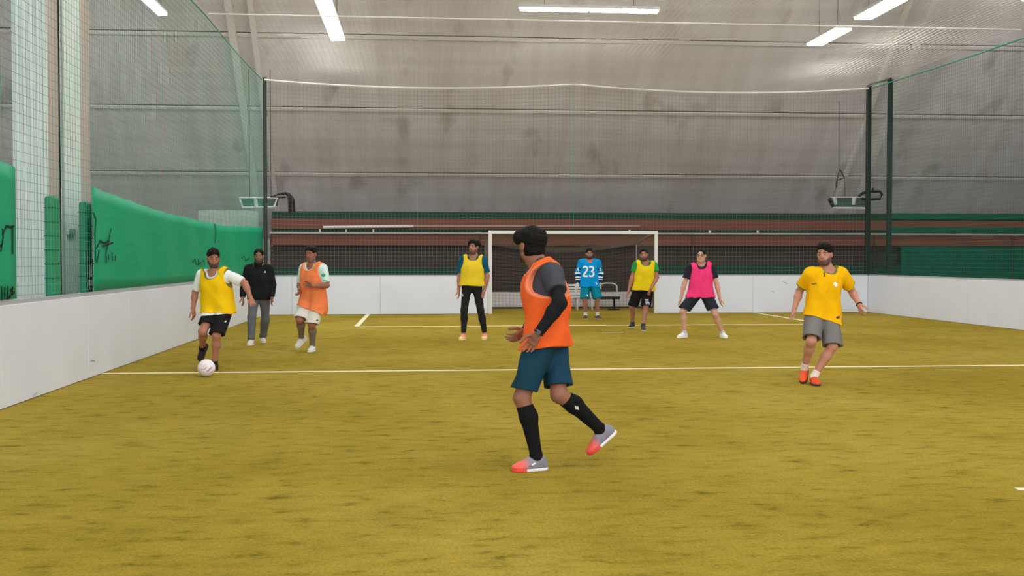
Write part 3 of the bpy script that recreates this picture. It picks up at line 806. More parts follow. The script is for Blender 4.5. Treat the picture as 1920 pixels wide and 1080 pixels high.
    for q in 'RL':
        el, wr, hd = arm[q]
        th = S['arm'][q].get('thumb', fS); th = np.asarray(th, float); th = norm(th-hd*(th@hd))
        pn = np.cross(hd, th)*(1 if q == 'R' else -1); pn = norm(pn)   # palm side
        if S['arm'][q].get('flip'): pn = -pn
        hs = s*1.02; curl = S['arm'][q].get('curl', .35)
        hands.append((rbox(wr+hd*.052*hs, np.array([th, pn, hd]), (.027*hs, .004*hs, .030*hs), .0105*hs), .012))
        hands.append((cone(wr-hd*.02*s, wr+hd*.03*hs, .026*s, .024*s), .015))
        for i, (o, ln) in enumerate(((.031, .068), (.0105, .077), (-.0105, .071), (-.030, .055))):
            b = wr+hd*(.088-.004*abs(i-1))*hs+th*o*hs; d = norm(hd+th*o*4.2)
            for j, fr_ in enumerate((.45, .32, .25)):
                an_ = curl*(.55+.75*j)*(1+.14*i); dd = d*math.cos(an_)+pn*math.sin(an_)
                e = b+dd*ln*fr_*hs; hands.append((cone(b, e, (.0088-.0009*j)*hs, (.0082-.0009*j)*hs), .003)); b = e
        b = wr+hd*.022*hs+th*.026*hs+pn*.006*hs
        for ln, dv in ((.042, hd*.72+th*.58+pn*.34), (.034, hd*.88+th*.26+pn*.42), (.026, hd*.92+th*.05+pn*.5)):
            e = b+norm(dv)*ln*hs; hands.append((cone(b, e, .0115*hs, .0098*hs), .006)); b = e
    # head
    RHd = frame(S['look'], S.get('headup', (0, 0, 1))); sd_, f, u = RHd; hs = s*S.get('headscale', 1.065)
    c = head
    def hp_(a, b, d): return c+(sd_*a+f*b+u*d)*hs
    headp = [ell(hp_(0, -.012, .030), RHd, (.077*hs, .097*hs, .092*hs)), ell(hp_(0, .022, -.040), RHd, (.060*hs, .070*hs, .078*hs)), cone(hp_(-.016, .066, -.098), hp_(.016, .066, -.098), .022*hs, .022*hs),
             cone(hp_(-.055, .015, -.06), hp_(-.03, .055, -.092), .02*hs, .02*hs), cone(hp_(.055, .015, -.06), hp_(.03, .055, -.092), .02*hs, .02*hs)]
    fine_ = [(cone(hp_(0, .086, .012), hp_(0, .107, -.022), .009*hs, .013*hs), .012), (cone(hp_(-.014, .092, -.027), hp_(.014, .092, -.027), .0085*hs, .0085*hs), .008),
             (cone(hp_(-.038, .076, .024), hp_(.038, .076, .024), .011*hs, .011*hs), .016), (cone(hp_(-.018, .088, -.051), hp_(.018, .088, -.051), .0065*hs, .0065*hs), .006), (cone(hp_(-.015, .086, -.063), hp_(.015, .086, -.063), .0075*hs, .0075*hs), .006),
             (ell(hp_(-.078, -.008, -.005), RHd, (.011*hs, .020*hs, .032*hs)), .006), (ell(hp_(.078, -.008, -.005), RHd, (.011*hs, .020*hs, .032*hs)), .006)]
    eyes = [hp_(-.031, .075, .003), hp_(.031, .075, .003)]
    allp = torso+traps+neckp+armp['R']+armp['L']+legp['R']+legp['L']+headp+[h[0] for h in hands]
    feet = []
    for q in 'RL':
        kn, an, td, tu = leg[q]
        feet += [cone(an, an+td*.05*s-tu*.042*s, .035*s, .024*s), cone(an+td*.05*s-tu*.045*s, an+td*.13*s-tu*.062*s, .024*s, .014*s), cone(an-td*.03*s-tu*.045*s, an+td*.05*s-tu*.05*s, .024*s, .022*s)]
    lo, hi = bounds(allp+feet, .03)
    B = Field(lo, hi, vox)
    B.add(torso, .06*s); B.add(traps+neckp, .04*s)
    for q in 'RL': B.add(armp[q], .03*s); B.add(legp[q], .035*s)
    B.add(feet, .02*s)
    B.add(headp, .03*s)
    for e in eyes: B.cut([cone(e+f*.014*hs, e+f*.0141*hs, .016*hs, .016*hs)], .012)
    for p, k in fine_: B.add([p], k)
    for e in eyes: B.add([cone(e, e+f*.0001, .0125*hs, .0125*hs)], .002)
    for p, k in hands: B.add([p], k)
    V, F = B.mesh(); del B
    # colours that belong to the skin: beard, brows, lips, eyes
    sk_ = np.array(col(*S['skin'], 1.28)); colr = np.tile(sk_, (len(V), 1))
    Lc = (V-c)@RHd.T/hs
    def blob(m, cc, w=1.0):
        m = np.clip(m, 0, 1)[:, None]*w; colr[:] = colr*(1-m)+np.array(cc)*m
    hd_ = np.linalg.norm(Lc, axis=1) < .2
    x, y, z = Lc[:, 0], Lc[:, 1], Lc[:, 2]
    bd = S.get('beard', .5)
    if bd:
        top = np.interp(np.abs(x), [0, .025, .04, .06, .08], [-.040, -.046, -.052, -.03, .01])
        m = np.clip((top-z)/.012, 0, 1)*np.clip((z+.135)/.02, 0, 1)*np.clip((y-.000)/.03, 0, 1)*hd_
        lipz = np.exp(-((x/.021)**4+((z+.057)/.010)**4))
        blob(m*(1-lipz), (.022, .017, .014), bd)
    lipm = np.exp(-((x/.022)**4+((z+.057)/.009)**4))*(y > .07)*hd_
    blob(lipm, (sk_[0]*.75, sk_[1]*.45, sk_[2]*.45), .7)
    for sx in (-1, 1):
        blob(np.exp(-(((x-sx*.032)/.021)**4+((z-.027-.003*(1-abs(x-sx*.03)/.03))/.0075)**4))*(y > .06)*hd_, (.015, .012, .01), .9)
        blob(np.exp(-(((x-sx*.031)/.013)**4+((z-.003)/.0052)**4))*(y > .07)*hd_, (.34, .30, .28), .85)
        blob(np.exp(-(((x-sx*.031)/.0065)**4+((z-.003)/.0065)**4))*(y > .07)*hd_, (.01, .008, .007), 1)
    mk('body', V, F, M_skin, root, base, colr)
    # hair
    hp2 = [ell(hp_(0, -.014, .034), RHd, (.084*hs, .103*hs, .096*hs))]
    st = S.get('hair', {})
    hp2 += [ell(hp_(*q[:3]), RHd, tuple(r*hs for r in q[3:])) for q in st.get('lumps', [])]
    lo, hi = bounds(hp2, .03); Fh = Field(lo, hi, min(vox, .0055))
    Fh.add(hp2, .02)
    Fh.cut([ell(hp_(0, .112, st.get('hairline', -.036)+.036), RHd, (.088*hs, .072*hs, .078*hs))], .012)
    Fh.cut([rbox(hp_(0, .09, -.10), RHd, (.2*hs, .085*hs, .105*hs), .01)], .012)      # clear of the cheeks
    Fh.cut([rbox(hp_(0, 0, -.17+st.get('nape', 0)), RHd, (.2*hs, .2*hs, .11*hs), .0)], .015)
    if st.get('ears', True): Fh.cut([ell(hp_(sx*.082, -.004, -.012), RHd, (.022*hs, .027*hs, .036*hs)) for sx in (-1, 1)], .008)
    Fh.ripple(st.get('rough', .006), 95, 3); Fh.ripple(st.get('rough', .006)*.6, 190, 5)
    V, F = Fh.mesh()
    mk('hair', V, F, S.get('hairmat', M_hair), root, base)
    # --- clothes
    def garment(name, field, color, fn=None, it=1, m=None, par=None):
        V, F = field.mesh(); V = relax(V, F, it)
        cc = np.tile(np.array(color, float), (len(V), 1))
        if fn: fn(V, cc)
        o = mk(name, V, F, m or M_cloth, par or root, base, cc); return o
    gv = vox*1.05
    core = torso+traps
    under = []
    def legt(q, t):
        d = S['shorts']
        if 'hem' in d:
            y0, y1, yh = pix(hip[q])[1], pix(leg[q][0])[1], d['hem']['RL'.index(q)]
            return float(np.clip((yh-y0)/(y1-y0), .4, .97)) if y1-y0 > 4 else t
        return t
    if 'shorts' in S:
        d = S['shorts']; r0 = d.get('r0', .104)*s*fat; r1 = d.get('r1', .098)*s
        sh_p = [ell(mh+up*.045*s, RH, (.162*s*fat, .114*s*fat, .115*s))]
        lp = {q: [cone(hip[q], L(hip[q], leg[q][0], legt(q, d.get('len', .85))*1.02), r0, r1)] for q in 'RL'}
        under = [(p_, 0) for p_ in sh_p+lp['R']+lp['L']]
    if 'trousers' in S: under = [(torso[0], S['trousers'].get('inf', .006)+.01)]+[(legp[q][0], S['trousers'].get('inf', .006)) for q in 'RL']
    shirt_pr = []
    out = {}
    def top_(name, d, inf, isbib=False):
        drop = d.get('drop', .12)*s; fl_ = d.get('flare', .02)
        pr = list(core)+[cone(L(mh, ms, .68)+RS[0]*sg*.072*s, mh-up*(drop+.05*s)+RH[0]*sg*(.075*s+fl_*.5), .100*s, .112*s+fl_) for sg in (-1, 1)]
        arms = {}
        if not isbib:
            for q in 'RL':
                el, wr, hd = arm[q]; t = d['sleeve']; lo_ = d.get('loose', .014)
                A = [cone(sh[q]-up*.01*s, L(sh[q], el, min(t, 1)), (.060+lo_)*s, (.060+lo_-.012*min(t, 1))*s)]
                if t > 1: A.append(cone(el, L(el, wr, t-1), (.046+lo_)*s, (.034+lo_*.7)*s))
                arms[q] = A
        lo, hi = bounds(pr+sum(arms.values(), []), .05)
        hem_o = mh-up*drop
        if 'hemy' in d: hem_o = P(pix(mh)[0], d['hemy'], depth(mh))
        G = Field(lo, hi, gv); G.add(pr, .06*s, inf)
        for p_, i_ in under: G.add([p_], .03, i_+(.030 if isbib else .014))
        if isbib and shirt_pr: G.add(shirt_pr[0], .06*s, shirt_pr[1]+.014)
        if not isbib: shirt_pr.extend([pr, inf])
        for q in arms:
            el, wr, hd = arm[q]; t = d['sleeve']
            A = Field(lo, hi, gv); A.add(arms[q], .02, 0)
            o_ = L(sh[q], el, t) if t <= 1 else L(el, wr, t-1); n_ = (el-sh[q]) if t <= 1 else (wr-el)
            A.plane(o_, n_)
            G.merge(A, .03)
        G.plane(hem_o, -up+np.asarray(d.get('tilt', (0, 0, 0)), float))
        nk = max(d.get('neck', .072), .062+inf/s+(.006 if isbib else .002))*s
        nd_ = d.get('nd', .05)*s; G.cut([cone(neck-up*nd_+fS*.004, neck+up*.25*s+fS*.02, nk, nk*2.3)], .01)
        G.cut([ell(L(neck, ms, .3)+RS[1]*.10*s, RS, (nk*.95, .09*s, d.get('scoop', .06)*s))], .012)
        if isbib:
            for q in 'RL':
                sg = 1 if q == 'R' else -1; o_ = sh[q]
                G.cut([ell(o_+Sv*sg*.060*s-up*d.get('armc', .03)*s, RS, (d.get('armx', .085)*s, .3*s, d.get('armz', .15)*s))], .015)
        G.ripple(d.get('fold', .006), d.get('ff', 26), d.get('seed', 1)); G.ripple(d.get('fold', .006)*.3, 50, d.get('seed', 1)+9)
        def paint(V, cc):
            if d.get('collar'):
                dn = np.linalg.norm(np.cross(V-neck, norm(up)), axis=1)
                t = ((V-neck)@up); pr_ = np.array(col(*d['collar']))
                a = neck-up*nd_+fS*.004; ax = norm((neck+up*.25*s+fS*.02)-a); w_ = V-a; tt = w_@ax; tt = np.maximum(tt, 0); rr = np.linalg.norm(w_-tt[:, None]*ax, axis=1)-(nk+(nk*1.3)*np.clip(tt/(.27*s), 0, 1))
                q_ = (V-(L(neck, ms, .3)+RS[1]*.10*s))@RS.T/np.array([nk*.95, .09*s, d.get('scoop', .06)*s]); q2 = (np.linalg.norm(q_, axis=1)-1)*.06*s
                mm = (np.minimum(rr, q2) < d.get('collarw', .018)*s) & (t < .1)
                cc[mm] = pr_
            if d.get('trim'):
                for q in 'RL':
                    sg = 1 if q == 'R' else -1
                    q_ = (V-(sh[q]+Sv*sg*.060*s-up*d.get('armc', .03)*s))@RS.T/np.array([d.get('armx', .085)*s, .3*s, d.get('armz', .15)*s]); q2 = (np.linalg.norm(q_, axis=1)-1)*.1*s
                    cc[q2 < .009] = np.array(col(*d['trim']))
            if d.get('sleevefn'):
                for q in 'RL':
                    el, wr, hd = arm[q]
                    for a, b, k0 in ((sh[q], el, 0), (el, wr, 1)):
                        e_ = b-a; t = ((V-a)@e_)/(e_@e_); rr = np.linalg.norm(V-a-np.clip(t, 0, 1)[:, None]*e_, axis=1)
                        sg = 1 if q == 'R' else -1
                        mm = (rr < .085*s) & (t > (-.02 if k0 else .35)) & (t < 1.05) & (((V-ms)@Sv)*sg > wS*.80)
                        d['sleevefn'](t+k0, mm, cc, V)
        return garment(name, G, col(*d['c']), paint)
    if 'shirt' in S: out['shirt'] = top_(S['shirt'].get('name', 'shirt'), S['shirt'], S['shirt'].get('inf', .012))
    if 'bib' in S: out['bib'] = top_('bib', S['bib'], S['bib'].get('inf', .026), True)
    if 'shorts' in S:
        pr = sh_p
        lo, hi = bounds(pr+lp['R']+lp['L'], .06); G = Field(lo, hi, gv)
        G.add(pr, 0)
        for q in 'RL':
            t = legt(q, d.get('len', .85)); A = Field(lo, hi, gv); A.add(lp[q], 0); A.ripple(d.get('fold', .006), 24, 4); o_ = L(hip[q], leg[q][0], t); ax = norm(leg[q][0]-hip[q])
            n_ = norm(ax*.6+norm(-up)*.4) if d.get('mixhem', True) else ax
            A.plane(o_, n_); A.cut([cone(L(hip[q], leg[q][0], t-.10), L(hip[q], leg[q][0], t+.4), r1-.030*s, r1-.022*s)], 0)
            G.merge(A, .03)
        G.ripple(.002, 60, 8)
        def pf(V, cc):
            if d.get('side'):
                for q in 'RL':
                    sg = 1 if q == 'R' else -1
                    cc[((V-hip[q])@norm(hip['R']-hip['L']))*sg > .085*s] = col(*d['side'])
        out['shorts'] = garment('shorts', G, col(*d['c']), pf)
    if 'trousers' in S:
        d = S['trousers']; i0 = d.get('inf', .006)
        pr = [torso[0]]+legp['R']+legp['L']
        lo, hi = bounds(pr, .06); G = Field(lo, hi, gv); G.add(pr[:1], 0, i0+.012)
        for q in 'RL':
            A = Field(lo, hi, gv); A.add(legp[q], .035*s, i0)
            if d.get('wide'): A.add([cone(leg[q][0], L(leg[q][0], leg[q][1], 1.0), .066*s, d['wide']*s)], .03)
            A.plane(L(leg[q][0], leg[q][1], d.get('t', .95)), leg[q][1]-leg[q][0]); G.merge(A, .05)
        G.ripple(d.get('fold', .003), 30, 4)
        out['trousers'] = garment('trousers', G, col(*d['c']))
    for q in 'RL':
        kn, an, td, tu = leg[q]
        if 'socks' in S:
            d = S['socks']; t0 = 1-d['h']; a = L(kn, an, t0)
            pr = legp[q][1:]+[feet[3*('RL'.index(q))]]
            lo, hi = bounds(pr, .04); G = Field(lo, hi, min(gv, .006)); G.add(pr, .03*s, .005); G.plane(a, kn-an)
            out['sock'+q] = garment('sock', G, col(*d['c']))
        d = S['shoes']
        sole_z = -.088*s
        FR = np.array([np.cross(td, tu), td, tu])
        def fp(a, b, e): return an+(FR[0]*a+FR[1]*b+FR[2]*e)*s
        up_ = [ell(fp(0, -.035, -.052), FR, (.037*s, .05*s, .045*s)), cone(fp(0, -.015, -.015), fp(0, .04, -.035), .043*s, .040*s), ell(fp(0, .06, -.055), FR, (.042*s, .085*s, .043*s)), ell(fp(0, .125, -.064), FR, (.044*s, .062*s, .026*s))]
        lo, hi = bounds(up_, .03); G = Field(lo, hi, min(gv, .005)); G.add(up_, .03*s)
        G.plane(fp(0, 0, -.080), -tu); G.plane(fp(0, -.02, .022), tu*1.0-td*.25)
        def sf(V, cc, d=d):
            if d.get('fn'): d['fn'](((V-an)@td)/s, ((V-an)@tu)/s, cc)
        shoe = garment('shoe', G, col(*d['c']), sf, m=M_shoe)
        so = [ell(fp(0, -.035, -.082), FR, (.040*s, .052*s, .05*s)), ell(fp(0, .05, -.082), FR, (.043*s, .10*s, .05*s)), ell(fp(0, .12, -.082), FR, (.048*s, .068*s, .05*s))]
        lo, hi = bounds(so, .02); G = Field(lo, hi, min(gv, .004)); G.add(so, .03*s); G.plane(fp(0, 0, -.074), tu); G.plane(fp(0, 0, -.095), -tu)
        def sf2(V, cc, d=d):
            if d.get('solefn'): d['solefn'](((V-an)@td)/s, ((V-an)@tu)/s, cc)
        garment('sole', G, col(*d['sole']), sf2, m=M_shoe, par=shoe)
        ml_ = mat('laces', col(*d.get('lace', d['sole'])), .8)
        for k in range(4):
            mb = MB(); e = .02+.028*k; mb.tube([fp(-.024, e+.01, -.010-.008*k)-base, fp(0, e+.008, .002-.008*k)-base, fp(.024, e+.01, -.010-.008*k)-base], .0045*s, 5)
            if vox < .005: mb.build('lace', ml_, shoe)
        out['shoe'+q] = shoe
    if 'gloves' in S:
        for i, q in enumerate('RL'):
            pr = hands[i*15:(i+1)*15]
            lo, hi = bounds([p for p, k in pr], .03); G = Field(lo, hi, .005)
            for p, k in pr: G.add([p], k, .006)
            out['glove'+q] = garment('glove', G, col(*S['gloves']))
    if 'sleeves' in S:      # tight under sleeves
        for q in 'RL':
            el, wr, hd = arm[q]; lo, hi = bounds(armp[q], .03); G = Field(lo, hi, gv); G.add(armp[q], .03*s, .006); G.plane(L(el, wr, .96), wr-el); G.plane(L(sh[q], el, .3), sh[q]-el)
            G.ripple(.003, 60, 2)
            out['arm_sleeve'+q] = garment('arm_sleeve', G, col(*S['sleeves']))
    S.update(root=root, base=base, out=out, arm_=arm, leg_=leg, sh_=sh, head_=head, RHd=RHd, s=s, hs=hs, RS=RS, up_=up, ms=ms, mh=mh, neck_=neck)
    return S
def on_mesh(o, base):
    me = o.data; n = len(me.vertices); co = np.empty(n*3, np.float32); me.vertices.foreach_get('co', co)
    co = co.reshape(-1, 3)+base; f = np.empty(len(me.polygons)*4, np.int32); me.polygons.foreach_get('vertices', f)
    return BVHTree.FromPolygons([tuple(v) for v in co], [tuple(q) for q in f.reshape(-1, 4)])
def decal(S, key, name, strokes, color, w, label=None):
    """printed mark lying on a garment: strokes given by where the photo shows them, laid on the cloth"""
    o = S['out'][key]; bv = on_mesh(o, S['base']); m = mat('print', col(*color), .6); d = None
    for pts in strokes:
        mb = MB()
        q = []
        for (a, b), (c_, d) in zip(pts[:-1], pts[1:]):
            n = max(1, int(math.hypot(c_-a, d-b)/2))
            q += [(a+(c_-a)*i/n, b+(d-b)*i/n) for i in range(n)]
        q.append(pts[-1])
        left = []; right = []
        for i, p in enumerate(q):
            a = q[max(i-1, 0)]; b = q[min(i+1, len(q)-1)]; dx, dy = b[0]-a[0], b[1]-a[1]; l = math.hypot(dx, dy) or 1
            for sgn, lst in ((1, left), (-1, right)):
                xx, yy = p[0]-dy/l*w/2*sgn, p[1]+dx/l*w/2*sgn
                hit = bv.ray_cast(Vector(CP), Vector(ray(xx, yy)).normalized())
                if hit[0] is None: lst.append(None)
                else: lst.append(np.array(hit[0])+np.array(hit[1])*.004-S['base'])
        for i in range(len(q)-1):
            c4 = (left[i], right[i], right[i+1], left[i+1])
            if all(v is not None for v in c4): mb.quad(*c4)
        if not mb.f: print('decal missed', name); continue
        d = mb.build(name, m, o); md = d.modifiers.new('t', 'SOLIDIFY'); md.thickness = .003; md.offset = 1
        if label: d['label'] = label
    return d
# ------------------------------------------------------------------ the players
def shoe_pink(t, h, cc):
    a = np.clip((t-.055)/.07, 0, 1)[:, None]; g = np.array(col(128, 128, 142)); p = np.array(col(236, 92, 78))
    cc[:] = g*(1-a)+p*a
EX = {'F': float(0)}
near = person(dict(nm='near', H=1.79, vox=.0046, label='man in orange bib over dark tee, nearest to camera, back half turned, walking left', skin=(134, 90, 72),
    head=(995, 461), neck=(1004, 488), headd=.02, sh={'L': (1035, 510, -.13), 'R': (1006, 511, .20)}, legs=1.03, trunk=.52, hip={'L': (1017, 637, -.07), 'R': (1038, 637, .12)}, inset=1.0, D=7.9,
    look=(-.52, .85, -.06), beard=.95, headscale=1.04,
    arm={'L': dict(el=(1050, 568), es=-1, wr=(1008, 626), ws=-1, tip=(986, 662), ts=1, thumb=(-.8, .4, .5), curl=.45), 'R': dict(el=(1012, 580), es=1, wr=(984, 622), ws=-1, tip=(951, 642), ts=-1, thumb=(.2, -.3, .9), curl=.5)},
    leg={'L': dict(kn=(978, 737), ks=-1, an=(1006, 857), toe=(-.97, -.22, 0)), 'R': dict(kn=(1048, 740), ks=-1, an=(1126, 805), g=False, **{'as': 1}, toe=(-.74, -.12, -.62), up=(-.6, -.1, .78))},
    hair=dict(lumps=[(0, .06, .07, .07, .06, .055), (0, -.06, .05, .085, .07, .08), (0, -.03, -.03, .08, .08, .07), (0, .0, .09, .075, .09, .05), (-.04, .04, .06, .06, .07, .06)], nape=-.015, rough=.0045, hairline=-.03, ears=False),
    shirt=dict(c=(66, 66, 73), sleeve=.62, drop=.10, neck=.064, loose=.020, fold=0.006, ff=40, seed=3, hemy=646), sleeves=(26, 27, 31),
    bib=dict(c=(255, 98, 42), drop=.10, flare=-0.022, inf=0.028, neck=.074, scoop=.07, armx=0.195, armz=0.122, trim=(255, 132, 98), collar=(255, 132, 98), collarw=0.01, fold=0.012, seed=5, hemy=651, ff=20, armc=0.055),
    shorts=dict(c=(23, 58, 76), len=.88, r0=0.106, r1=0.106, fold=0.016, hem=(724, 731)), socks=dict(h=.86, c=(20, 20, 22)),
    shoes=dict(c=(130, 130, 140), sole=(225, 222, 222), lace=(60, 60, 66), fn=shoe_pink, solefn=lambda t, h, cc: cc.__setitem__(t > .085, np.array(col(214, 70, 58))))))
decal(near, 'sockR', 'sock_logo', [[(1078.5, 761), (1081, 767)], [(1082.5, 762), (1084, 768)]], (206, 206, 206), 2.6, 'small pale logo on the black sock')
decal(near, 'shoeL', 'shoe_stripe', [[(997, 872), (1004, 868)]], (240, 214, 214), 3)
el, wr, hd = near['arm_']['L']
d = norm(wr-el); a_ = norm(np.cross(d, (0, 0, 1))); b_ = np.cross(d, a_)
ctr = wr-d*.012-near['base']
MB().tube([ctr+.034*(math.cos(t)*a_+math.sin(t)*b_) for t in np.linspace(0, 2*math.pi, 20)[:-1]], .008, 6, closed=True).build('watch_strap', M_black, near['root'], smooth=True)
toc = norm(CP-wr); toc = norm(toc-d*(toc@d))
MB().obox(ctr+toc*.036, d*.016, np.cross(d, toc)*.016, toc*.005).build('watch_face', mat('watch glass', col(70, 76, 80), .2), near['root'], bevel=.003)

ly = person(dict(nm='leftyellow', H=1.73, vox=.0056, label='man in bright yellow bib over white tee dribbling the ball by the left boards', skin=(158, 108, 86),
    head=(400, 483), neck=(402, 510), headd=-.06, sh={'R': (372, 514, .05), 'L': (434, 515, -.05)}, hip={'R': (398, 588, .02), 'L': (424, 589, -.02)}, off=.15, look=(.30, -.92, -.28),
    arm={'R': dict(el=(366, 548), es=1, wr=(362, 580), ws=-1, tip=(366, 603), ts=-1, curl=.5), 'L': dict(el=(459, 531), es=-1, wr=(470, 559), ws=-1, tip=(476, 578), ts=-1, thumb=(-1, -.2, .1), curl=.35)},
    leg={'R': dict(kn=(380, 622), ks=-1, an=(379, 652), g=False, **{'as': 1}, toe=(-.35, -.25, -.90), up=(-.2, -.93, .3)), 'L': dict(kn=(415, 629), ks=-1, an=(402, 682), toe=(-.25, -.96, 0), fromankle=True)},
    hair=dict(lumps=[(0, .03, .085, .07, .08, .05), (.02, .06, .08, .06, .05, .045)], rough=.006, hairline=-.036), beard=.8,
    shirt=dict(c=(226, 230, 228), sleeve=.85, drop=.13, neck=.066, loose=.018, flare=0.02, seed=2, hemy=590),
    bib=dict(c=(238, 190, 10), drop=.085, flare=0.022, inf=.030, neck=.085, scoop=.10, armx=.075, armz=.15, trim=(120, 112, 60), collar=(120, 112, 60), collarw=.009, seed=6, fold=0.012, hemy=587, tilt=(-0.12, 0, 0)),
    shorts=dict(c=(26, 27, 29), len=.66, r0=.108, r1=.108, hem=(609, 627)), shoes=dict(c=(40, 34, 34), sole=(50, 44, 44)), socks=dict(h=.12, c=(30, 28, 28))))
decal(ly, 'shorts', 'shorts_logo', [[(421, 604), (424, 602)]], (225, 225, 220), 2.2)

bj = person(dict(nm='blackjacket', H=1.76, vox=.0066, label='man in black zip jacket and grey trousers walking behind the dribbling player', skin=(136, 96, 80),
    head=(485.5, 480), neck=(485, 496), sh={'R': (463, 503, 0), 'L': (507, 503, 0)}, hip={'R': (476, 562, 0), 'L': (496, 562, 0)}, look=(.05, -1, -.08), beard=.8,
    arm={'R': dict(el=(457, 534), es=1, wr=(455, 559), ws=-1, tip=(457, 575), ts=-1), 'L': dict(el=(511, 534), es=1, wr=(510, 559), ws=-1, tip=(507, 575), ts=-1)},
    leg={'R': dict(kn=(474, 600), an=(471, 637), toe=(-.1, -1, 0)), 'L': dict(kn=(499, 598), an=(493, 632), toe=(.25, -.97, 0))},
    hair=dict(rough=.005, hairline=-.036),
    shirt=dict(name='jacket', c=(26, 29, 31), sleeve=1.93, drop=.03, neck=.058, loose=.024, inf=.024, flare=0, fold=.007, hemy=562),
    trousers=dict(c=(98, 100, 106), wide=.062, inf=.014, t=.97, fold=.006), shoes=dict(c=(222, 214, 212), sole=(236, 234, 232))))
decal(bj, 'shirt', 'chest_logo', [[(495, 510.5), (499, 510.5)], [(496.5, 508.8), (498, 508.8)]], (230, 230, 230), 1.5)
nk = bj['neck_']; MBc = [cone(nk-bj['up_']*.10, nk+bj['up_']*.05, .100, .082)]
Fc = Field(*bounds(MBc, .03), .006); Fc.add(MBc, 0); Fc.plane(nk+bj['up_']*.045, bj['up_']-.35*np.array([0, -1, 0])); V, F = Fc.mesh(); mk('collar', V, F, M_cloth, bj['root'], bj['base'], np.tile(np.array(col(22, 24, 26)), (len(V), 1)))

og = person(dict(nm='orange', H=1.80, vox=.0066, label='man in orange bib and white shorts jogging before the end boards', skin=(140, 92, 76),
    head=(583, 476), neck=(585, 497), sh={'R': (567, 502, .12), 'L': (609, 503, -.13)}, hip={'R': (578, 574, .05), 'L': (597, 576, -.05)}, D=17.75, look=(-.42, -.9, -.15), beard=.35,
    arm={'L': dict(el=(613, 535), es=-1, wr=(586, 536), ws=-1, tip=(568, 531), ts=1, thumb=(0, -.2, 1), curl=.4), 'R': dict(el=(562, 533), es=1, wr=(562, 546), ws=-1, tip=(558, 556), ts=-1, thumb=(.5, 0, .8), curl=.6)},
    leg={'R': dict(kn=(562, 600), ks=-1, an=(565, 632), g=False, **{'as': 1}, toe=(-.55, -.62, -.55), up=(-.3, -.5, .8)), 'L': dict(kn=(591, 609), ks=-1, an=(586, 648), toe=(-.2, -.98, 0))},
    hair=dict(rough=.005, lumps=[(0, .03, .08, .065, .075, .045)], hairline=-.036),
    shirt=dict(c=(206, 224, 218), sleeve=.86, drop=.08, neck=.07, loose=.02, hemy=576),
    bib=dict(c=(255, 128, 78), drop=.13, flare=0.008, inf=.030, neck=.076, scoop=.06, armx=.075, armz=.15, seed=8, collar=(255, 160, 124), trim=(255, 160, 124), hemy=582, tilt=(-0.35, 0, 0), fold=0.013),
    shorts=dict(c=(214, 212, 204), len=.86, r0=.108, r1=0.115, hem=(597, 610)), socks=dict(h=.80, c=(122, 112, 98)), shoes=dict(c=(222, 220, 220), sole=(232, 232, 232), lace=(150, 150, 154))))
decal(og, 'shirt', 'sleeve_badge', [[(606, 513), (607, 519)], [(603, 516), (610, 516)]], (40, 170, 140), 4)
decal(og, 'shirt', 'sleeve_trim', [[(606, 526), (614, 527)]], (60, 190, 165), 2.2)
decal(og, 'shorts', 'shorts_logo', [[(593, 601), (596, 600)]], (60, 60, 70), 2.6)

yb2 = person(dict(nm='yellowblack', H=1.84, vox=.0066, label='man in yellow bib, teal sleeves and black tights standing at the left goal post', skin=(160, 112, 94),
    head=(888, 463.5), neck=(888, 480), sh={'R': (866, 486, .02), 'L': (909, 487, -.02)}, hip={'R': (874, 545, 0), 'L': (895, 545, 0)}, look=(-.5, -.86, .02), beard=.75,
    arm={'R': dict(el=(862, 518), es=1, wr=(860, 545), ws=-1, tip=(861, 562), ts=-1), 'L': dict(el=(914, 518), es=-1, wr=(908, 545), ws=-1, tip=(902, 561), ts=-1, thumb=(-.7, -.7, 0))},
    leg={'R': dict(kn=(871, 582), an=(869, 627), toe=(-.35, -.93, 0)), 'L': dict(kn=(902, 582), an=(909, 626), toe=(-.2, -.97, 0))},
    hair=dict(rough=.010, lumps=[(0, .04, .085, .075, .07, .045), (.05, -.03, .05, .06, .08, .07), (-.05, -.03, .05, .06, .08, .07)], hairline=-.034),
    shirt=dict(c=(12, 78, 100), sleeve=.80, drop=.06, neck=.066, loose=.022, hemy=531), bib=dict(c=(226, 196, 46), drop=.015, flare=-0.01, inf=.028, neck=.082, scoop=.065, armx=.075, armz=.15, collar=(96, 92, 70), collarw=.01, seed=4, hemy=536),
    trousers=dict(c=(34, 35, 38), inf=.006, t=.93), shoes=dict(c=(232, 208, 142), sole=(232, 214, 160), lace=(238, 150, 120), fn=lambda t, h, cc: cc.__setitem__(h > -.035, np.array(col(236, 140, 110))))))
decal(yb2, 'trousers', 'tights_logo', [[(867, 551), (868, 556)]], (190, 190, 190), 2)

